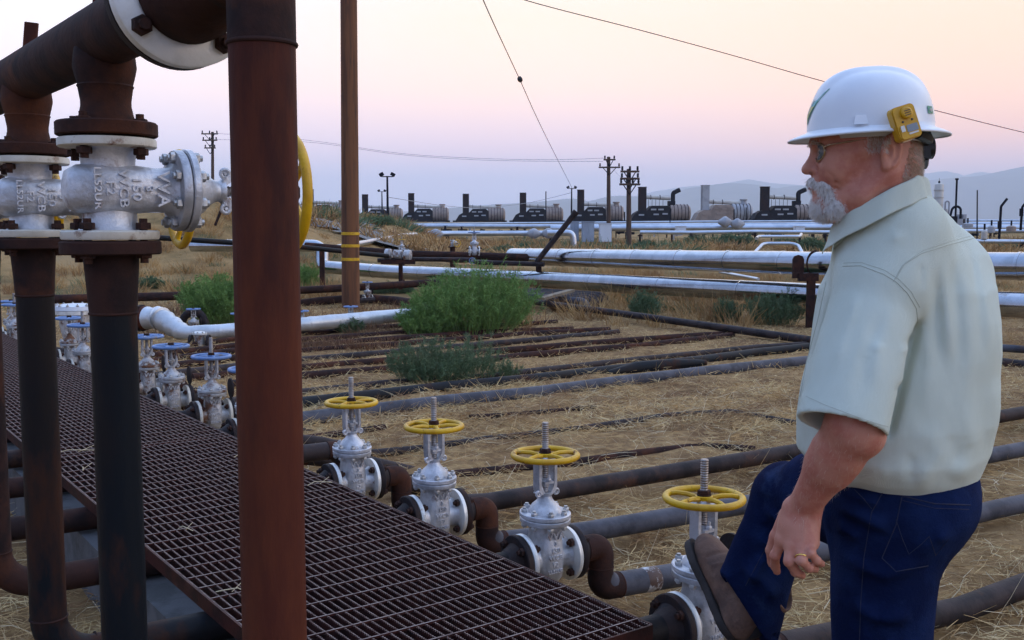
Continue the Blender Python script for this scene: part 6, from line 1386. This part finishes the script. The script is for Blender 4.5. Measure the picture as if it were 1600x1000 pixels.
def strands(name, v, f, m, n_, lmin, lmax, w, dirf, seed, parent, keep=None, lay=.5):
    r = np.random.default_rng(seed); tri = v[f]; c = tri.mean(1); nn = np.cross(tri[:, 2]-tri[:, 0], tri[:, 3]-tri[:, 1]); ar = np.linalg.norm(nn, axis=1); nn /= ar[:, None]+1e-12
    if keep is not None: k = keep((c-A_(HC))@RH); tri = tri[k]; c = c[k]; nn = nn[k]; ar = ar[k]
    i = r.choice(len(c), n_, p=ar/ar.sum()); uv = r.uniform(0, 1, (n_, 2, 1)); P = tri[i, 0]*(1-uv[:, 0])*(1-uv[:, 1])+tri[i, 1]*uv[:, 0]*(1-uv[:, 1])+tri[i, 2]*uv[:, 0]*uv[:, 1]+tri[i, 3]*(1-uv[:, 0])*uv[:, 1]
    dl = dirf((P-A_(HC))@RH); D = nn[i]*lay+dl@RH.T+r.normal(size=(n_, 3))*.22
    o = blades(name, P, D, r.uniform(lmin, lmax, n_), np.full(n_, w), m, (.2, .05), 2, seed, kind='stuff'); o.parent = parent; return o
sgn = 1 if True else -1
ctr = dv.mean(0); t0 = dv[df].mean(1); 
nchk = np.cross(dv[df[:, 2]]-dv[df[:, 0]], dv[df[:, 3]]-dv[df[:, 1]]); sgn = np.sign(((t0-ctr)*nchk).sum())
strands('beard_hair', dv, df if sgn > 0 else df[:, ::-1], 'hair_white', 13000, .006, .016, .0010, lambda q: np.stack([q[:, 0]*0-.15, q[:, 1]*4, q[:, 0]*0-1.0], 1)*.9, 201, beard, None, .45)
# cropped hair round the back and temples, grown from the scalp itself
def scalp(q): return (q[:, 2] < .05) & (q[:, 2] > -.078+.0*q[:, 0]) & (q[:, 0] < -.048-.25*(q[:, 2]+.03)) & (q[:, 0] > -.12) | ((q[:, 0] < .025) & (q[:, 0] > -.012) & (q[:, 2] > -.012) & (q[:, 2] < .03) & (np.abs(q[:, 1]) > .05)) | ((q[:, 0] < -.03) & (q[:, 2] > .012) & (q[:, 2] < .05))
dn = lambda q: np.stack([q[:, 0]*0-.35, q[:, 1]*0, q[:, 0]*0-.9], 1)
hm = ((bv-A_(HC))@RH); fsel = bf[(hm[bf[:, 0], 2] > -.12)]
nn_ = np.cross(bv[fsel[:, 2]]-bv[fsel[:, 0]], bv[fsel[:, 3]]-bv[fsel[:, 1]]); sg2 = np.sign(((bv[fsel].mean(1)-A_(HC))*nn_).sum())
if sg2 < 0: fsel = fsel[:, ::-1]
strands('cropped_hair', bv, fsel, 'hair_sandy', 11000, .004, .009, .00045, dn, 202, man, scalp, .35)
strands('temple_hair', bv, fsel, 'hair_white', 1200, .004, .009, .0005, dn, 203, man, lambda q: (q[:, 0] < .03) & (q[:, 0] > -.01) & (q[:, 2] > -.02) & (q[:, 2] < .03) & (np.abs(q[:, 1]) > .05), .3)
strands('eyebrow', bv, fsel, 'hair_white', 260, .005, .009, .0006, lambda q: np.stack([q[:, 0]*0+.2, np.sign(q[:, 1])*1.0, q[:, 0]*0], 1), 204, man, lambda q: (q[:, 0] > .085) & (q[:, 2] > .001) & (q[:, 2] < .010) & (np.abs(q[:, 1]) > .014) & (np.abs(q[:, 1]) < .042), .5)
# forearm hair
af = bf[(bv[bf[:, 0], 2] < A_(EL)[2]+.02) & (bv[bf[:, 0], 2] > A_(WR)[2]-.03) & (bv[bf[:, 0], 1] < 2.06)]
nn_ = np.cross(bv[af[:, 2]]-bv[af[:, 0]], bv[af[:, 3]]-bv[af[:, 1]]); mid_ = bv[af].mean(1); ax_ = A_((WR-EL).normalized()); rad_ = (mid_-A_(EL)) - ((mid_-A_(EL))@ax_)[:, None]*ax_
if np.sign((rad_*nn_).sum()) < 0: af = af[:, ::-1]
strands('arm_hair', bv, af, 'hair_sandy', 900, .006, .012, .00028, lambda q: np.tile(np.array([[.2, 0, -.9]]), (len(q), 1)), 205, man, None, .35)
mb = MB(); mb.tube([(.113, -.013, -.0815), (.1165, -.005, -.0805), (.1165, .005, -.0805), (.113, .013, -.0815)], .0034, 8); hp('lips', mb, 'lips')
# ------------------------------------------------------------ spectacles
sp = thing('spectacles', 'thin metal framed spectacles on the man\'s face', 'spectacles', HC)
sp.matrix_world = HM
for k in (-1, 1):
    n_ = 28; pts = []
    for i in range(n_+1):
        a = 2*math.pi*i/n_; pts.append((.109-.010*abs(math.cos(a))*(1 if math.cos(a) > 0 else .2), k*(.032+.0215*math.cos(a)), -.014+.0175*math.sin(a)))
    mb = MB(); mb.tube(pts, .0018, 6, cap=False); mb.obj('rim', 'frame_metal', sp)
    mb = MB(); c = (.1055, k*.032, -.014); vs = [c]+[tuple(p) for p in pts[:-1]]; mb.add(vs, [(0, i+1, (i+1) % n_+1) for i in range(n_)]); o = mb.obj('lens', 'glass', sp); md = o.modifiers.new('s', 'SOLIDIFY'); md.thickness = .0015
    mb = MB(); mb.tube(bend([(.100, k*.054, -.006), (.094, k*.062, -.003), (.04, k*.0705, .003), (-.008, k*.077, .008), (-.030, k*.080, -.006)], .008, 5), .0018, 6); mb.obj('temple_arm', 'frame_metal', sp)
mb = MB(); mb.tube([(.1085, -.011, -.010), (.114, 0, -.006), (.1085, .011, -.010)], .0011, 6); mb.obj('bridge', 'frame_metal', sp)
# ------------------------------------------------------------ hard hat (local head frame, crown up)
hat = thing('hard_hat', 'white full brim hard hat on the man\'s head', 'hard hat', HC)
HO = H(.003, 0, .022); hat.matrix_world = Matrix.Translation(HO-HC) @ HM
def hatshell():
    vs = []; fs = []; n_ = 96; prof = []
    # (height, radius factor) from brim edge in and over the crown
    for t_ in np.linspace(0, 1, 26): th = t_*math.pi/2; prof.append((.006+.110*math.sin(th)**.95, math.cos(th)**.72))
    for i in range(n_):
        a = 2*math.pi*i/n_; ca, sa = math.cos(a), math.sin(a)
        rx, ry = .118, .102
        bx = .150+.004*ca; by = .130
        # brim: edge drooping, wider at front and back
        for kx, z in ((1.0, -.012), (1.006, -.0095), (1.0, -.0075), (.93, -.002), (.86, .002), (.83, .005)):
            f = (kx-.83)/.17; x = ca*(rx+(bx-rx)*f); y = sa*(ry+(by-ry)*f); vs.append((x, y, z+(-.004*abs(ca)**2+.002)*f))
        for h_, r_ in prof[1:-1]:
            x = ca*rx*r_; y = sa*ry*r_; z = h_
            # crown ridges of the V shape: a broad centre ridge, raised, fading at the front
            rid = math.exp(-(y/.034)**6)*.0085*min(1, max(0, (z-.035)/.05))
            vs.append((x*(1+.0), y*(1+.0), z+rid))
    k = 6+len(prof)-2
    for i in range(n_):
        for j in range(k-1): fs.append((i*k+j, ((i+1) % n_)*k+j, ((i+1) % n_)*k+j+1, i*k+j+1))
    top_i = len(vs); vs.append((0, 0, .1225))
    for i in range(n_): fs.append((i*k+k-1, ((i+1) % n_)*k+k-1, top_i))
    mb = MB(); mb.add(vs, fs); o = mb.obj('shell', 'hat_white', hat, ang=60); s_ = o.modifiers.new('s', 'SOLIDIFY'); s_.thickness = .0026; s_.offset = -1; return o
hatshell()
for k in (-1, 1):
    mb = MB(); mb.prism([(-.013, 0), (.013, 0), (.0095, .017), (-.0095, .017)], (.040, k*.0975, .007), (1, 0, 0), (0, -k*.22, .975), -.005*k); mb.obj('slot_boss', 'hat_white', hat)
    mb = MB(); mb.prism([(-.013, 0), (.013, 0), (.0095, .017), (-.0095, .017)], (-.045, k*.0965, .007), (1, 0, 0), (0, -k*.22, .975), -.005*k); mb.obj('slot_boss', 'hat_white', hat)
def on_hat(theta, z0, u, w, extra=.0012):
    """point on the crown at angle theta (0 front), height z"""
    th = math.asin(min(1, max(0, ((z0-.006)/.110))**(1/.95))); r_ = math.cos(th)**.72; return Vector((math.cos(theta)*(.118*r_+extra), math.sin(theta)*(.102*r_+extra), z0))
def sticker(name, pts, mats_, ex=.0012):
    # pts (theta, z) polygon filled by small quads between left/right edges
    n_ = 10; L_, R_ = pts; vs = []; fs = []
    for i in range(n_+1):
        t_ = i/n_; l = [L_[0][q]+(L_[1][q]-L_[0][q])*t_ for q in (0, 1)]; r_ = [R_[0][q]+(R_[1][q]-R_[0][q])*t_ for q in (0, 1)]
        for j in range(9): s_ = j/8; vs.append(tuple(on_hat(l[0]+(r_[0]-l[0])*s_, l[1]+(r_[1]-l[1])*s_, 0, 0, ex)))
    for i in range(n_):
        for j in range(8): fs.append((i*9+j, i*9+j+1, (i+1)*9+j+1, (i+1)*9+j))
    mb = MB(); mb.add(vs, fs); return mb.obj(name, mats_, hat)
# triangular agency emblem on the front, point down
sticker('front_emblem', ([(-.52, .082), (-.02, .018)], [(.52, .082), (.02, .018)]), 'sticker_green', .0012)
sticker('emblem_field', ([(-.43, .077), (-.03, .028)], [(.43, .077), (.03, .028)]), 'sticker_teal', .0017)
sticker('emblem_hill', ([(-.24, .052), (-.04, .030)], [(.24, .052), (.04, .030)]), 'sticker_gold', .0021)
sticker('emblem_river', ([(.02, .066), (-.01, .036)], [(.16, .066), (.02, .036)]), 'label_white', .0025)
sticker('side_label', ([(2.42, .040), (2.42, .026)], [(2.62, .040), (2.62, .026)]), 'sticker_green', .0014)
tm = textmesh('label_text', '=B', .009, .0003, 'label_white'); o = link('label_text', tm, hat); q = on_hat(2.50, .0325, 0, 0, .0022); o.location = q
nrm = Vector((math.cos(2.50)/.1225, math.sin(2.50)/.104, .0)).normalized(); xx = Vector((0, 0, 1)).cross(nrm); o.rotation_euler = Matrix((xx, Vector((0, 0, 1)), nrm)).transposed().to_euler()
# headband and ratchet
mb = MB()
vs = []; fs = []
for i in range(61):
    a = math.radians(-180+360*i/60); 
    for z in (-.014, .016): vs.append((math.cos(a)*.104-.0, math.sin(a)*.084, z-.014*(math.cos(a) < 0)*abs(math.cos(a))))
for i in range(60): fs.append((2*i, 2*i+2, 2*i+3, 2*i+1))
mb.add(vs, fs); o = mb.obj('headband', 'hat_under', hat); s_ = o.modifiers.new('s', 'SOLIDIFY'); s_.thickness = .002
mb = MB(); mb.box((-.098, 0, -.030), (.012, .064, .050)); mb.lathe([(0, .021), (.012, .021), (.014, .018)], (-.104, 0, -.034), (-1, 0, 0), 20); mb.tube([(-.098, .03, -.02), (-.088, .055, -.016), (-.070, .068, -.010)], .012, 8); mb.tube([(-.094, .026, -.052), (-.100, 0, -.066), (-.094, -.026, -.052)], .009, 8); o = mb.obj('ratchet', 'black_plastic', hat)
# ------------------------------------------------------------ gas detector clipped to the brim
gd = thing('gas_detector', 'yellow clip-on gas detector with small screen on the side of the hard hat', 'gas detector', (0, 0, 0))
cx, cy = 1414, 192; gp = at(cx, cy, 1.868); out_ = (Vector((0, 0, CH))-gp); out_ = Vector((.08, -1, .10)).normalized(); upd = Vector((-.30, 0, .95)); upd = (upd-out_*upd.dot(out_)).normalized(); rt = upd.cross(out_).normalized()
gd.matrix_world = Matrix.Translation(gp) @ Matrix(((rt.x, upd.x, out_.x, 0), (rt.y, upd.y, out_.y, 0), (rt.z, upd.z, out_.z, 0), (0, 0, 0, 1)))
def rrect(w, h, r, n_=5):
    o = []
    for cx_2, cy_2, a0 in ((w/2-r, h/2-r, 0), (-w/2+r, h/2-r, 90), (-w/2+r, -h/2+r, 180), (w/2-r, -h/2+r, 270)):
        for k in range(n_+1): a = math.radians(a0+90*k/n_); o.append((cx_2+r*math.cos(a), cy_2+r*math.sin(a)))
    return o
mb = MB(); mb.prism(rrect(.044, .062, .008), (0, 0, -.012), (1, 0, 0), (0, 1, 0), .018); mb.prism(rrect(.041, .059, .007), (0, 0, .006), (1, 0, 0), (0, 1, 0), .003); mb.obj('case', 'detector_yellow', gd)
mb = MB(); mb.prism(rrect(.036, .024, .004), (0, -.017, .009), (1, 0, 0), (0, 1, 0), .002); mb.obj('face_plate', 'detector_yellow', gd)
mb = MB(); mb.lathe([(.006, .0115), (.014, .0105), (.016, .008)], (.002, .016, 0), n=24); mb.obj('sensor_cap', 'detector_yellow', gd)
for k in range(3): mb = MB(); mb.box((.002, .0115+.004*k, .0163), (.011, .0013, .0012)); mb.obj('sensor_slot', 'black_plastic', gd)
mb = MB(); mb.prism(rrect(.021, .013, .002), (.005, -.012, .0112), (1, 0, 0), (0, 1, 0), .0008); mb.obj('screen', 'lcd', gd)
mb = MB(); mb.prism(rrect(.0075, .011, .001), (-.0125, -.010, .0112), (1, 0, 0), (0, 1, 0), .0008); mb.obj('label', 'label_white', gd)
mb = MB(); mb.prism(rrect(.018, .003, .001), (.005, -.0215, .0112), (1, 0, 0), (0, 1, 0), .0008); mb.obj('label_strip', 'label_white', gd)
for x in (-.008, .010): mb = MB(); mb.lathe([(.009, .0022), (.0105, .0018)], (x, .002, 0), n=10); mb.obj('button', 'black_plastic', gd)
mb = MB(); mb.box((0, -.026, -.016), (.018, .014, .010)); mb.obj('clip', 'frame_metal', gd)
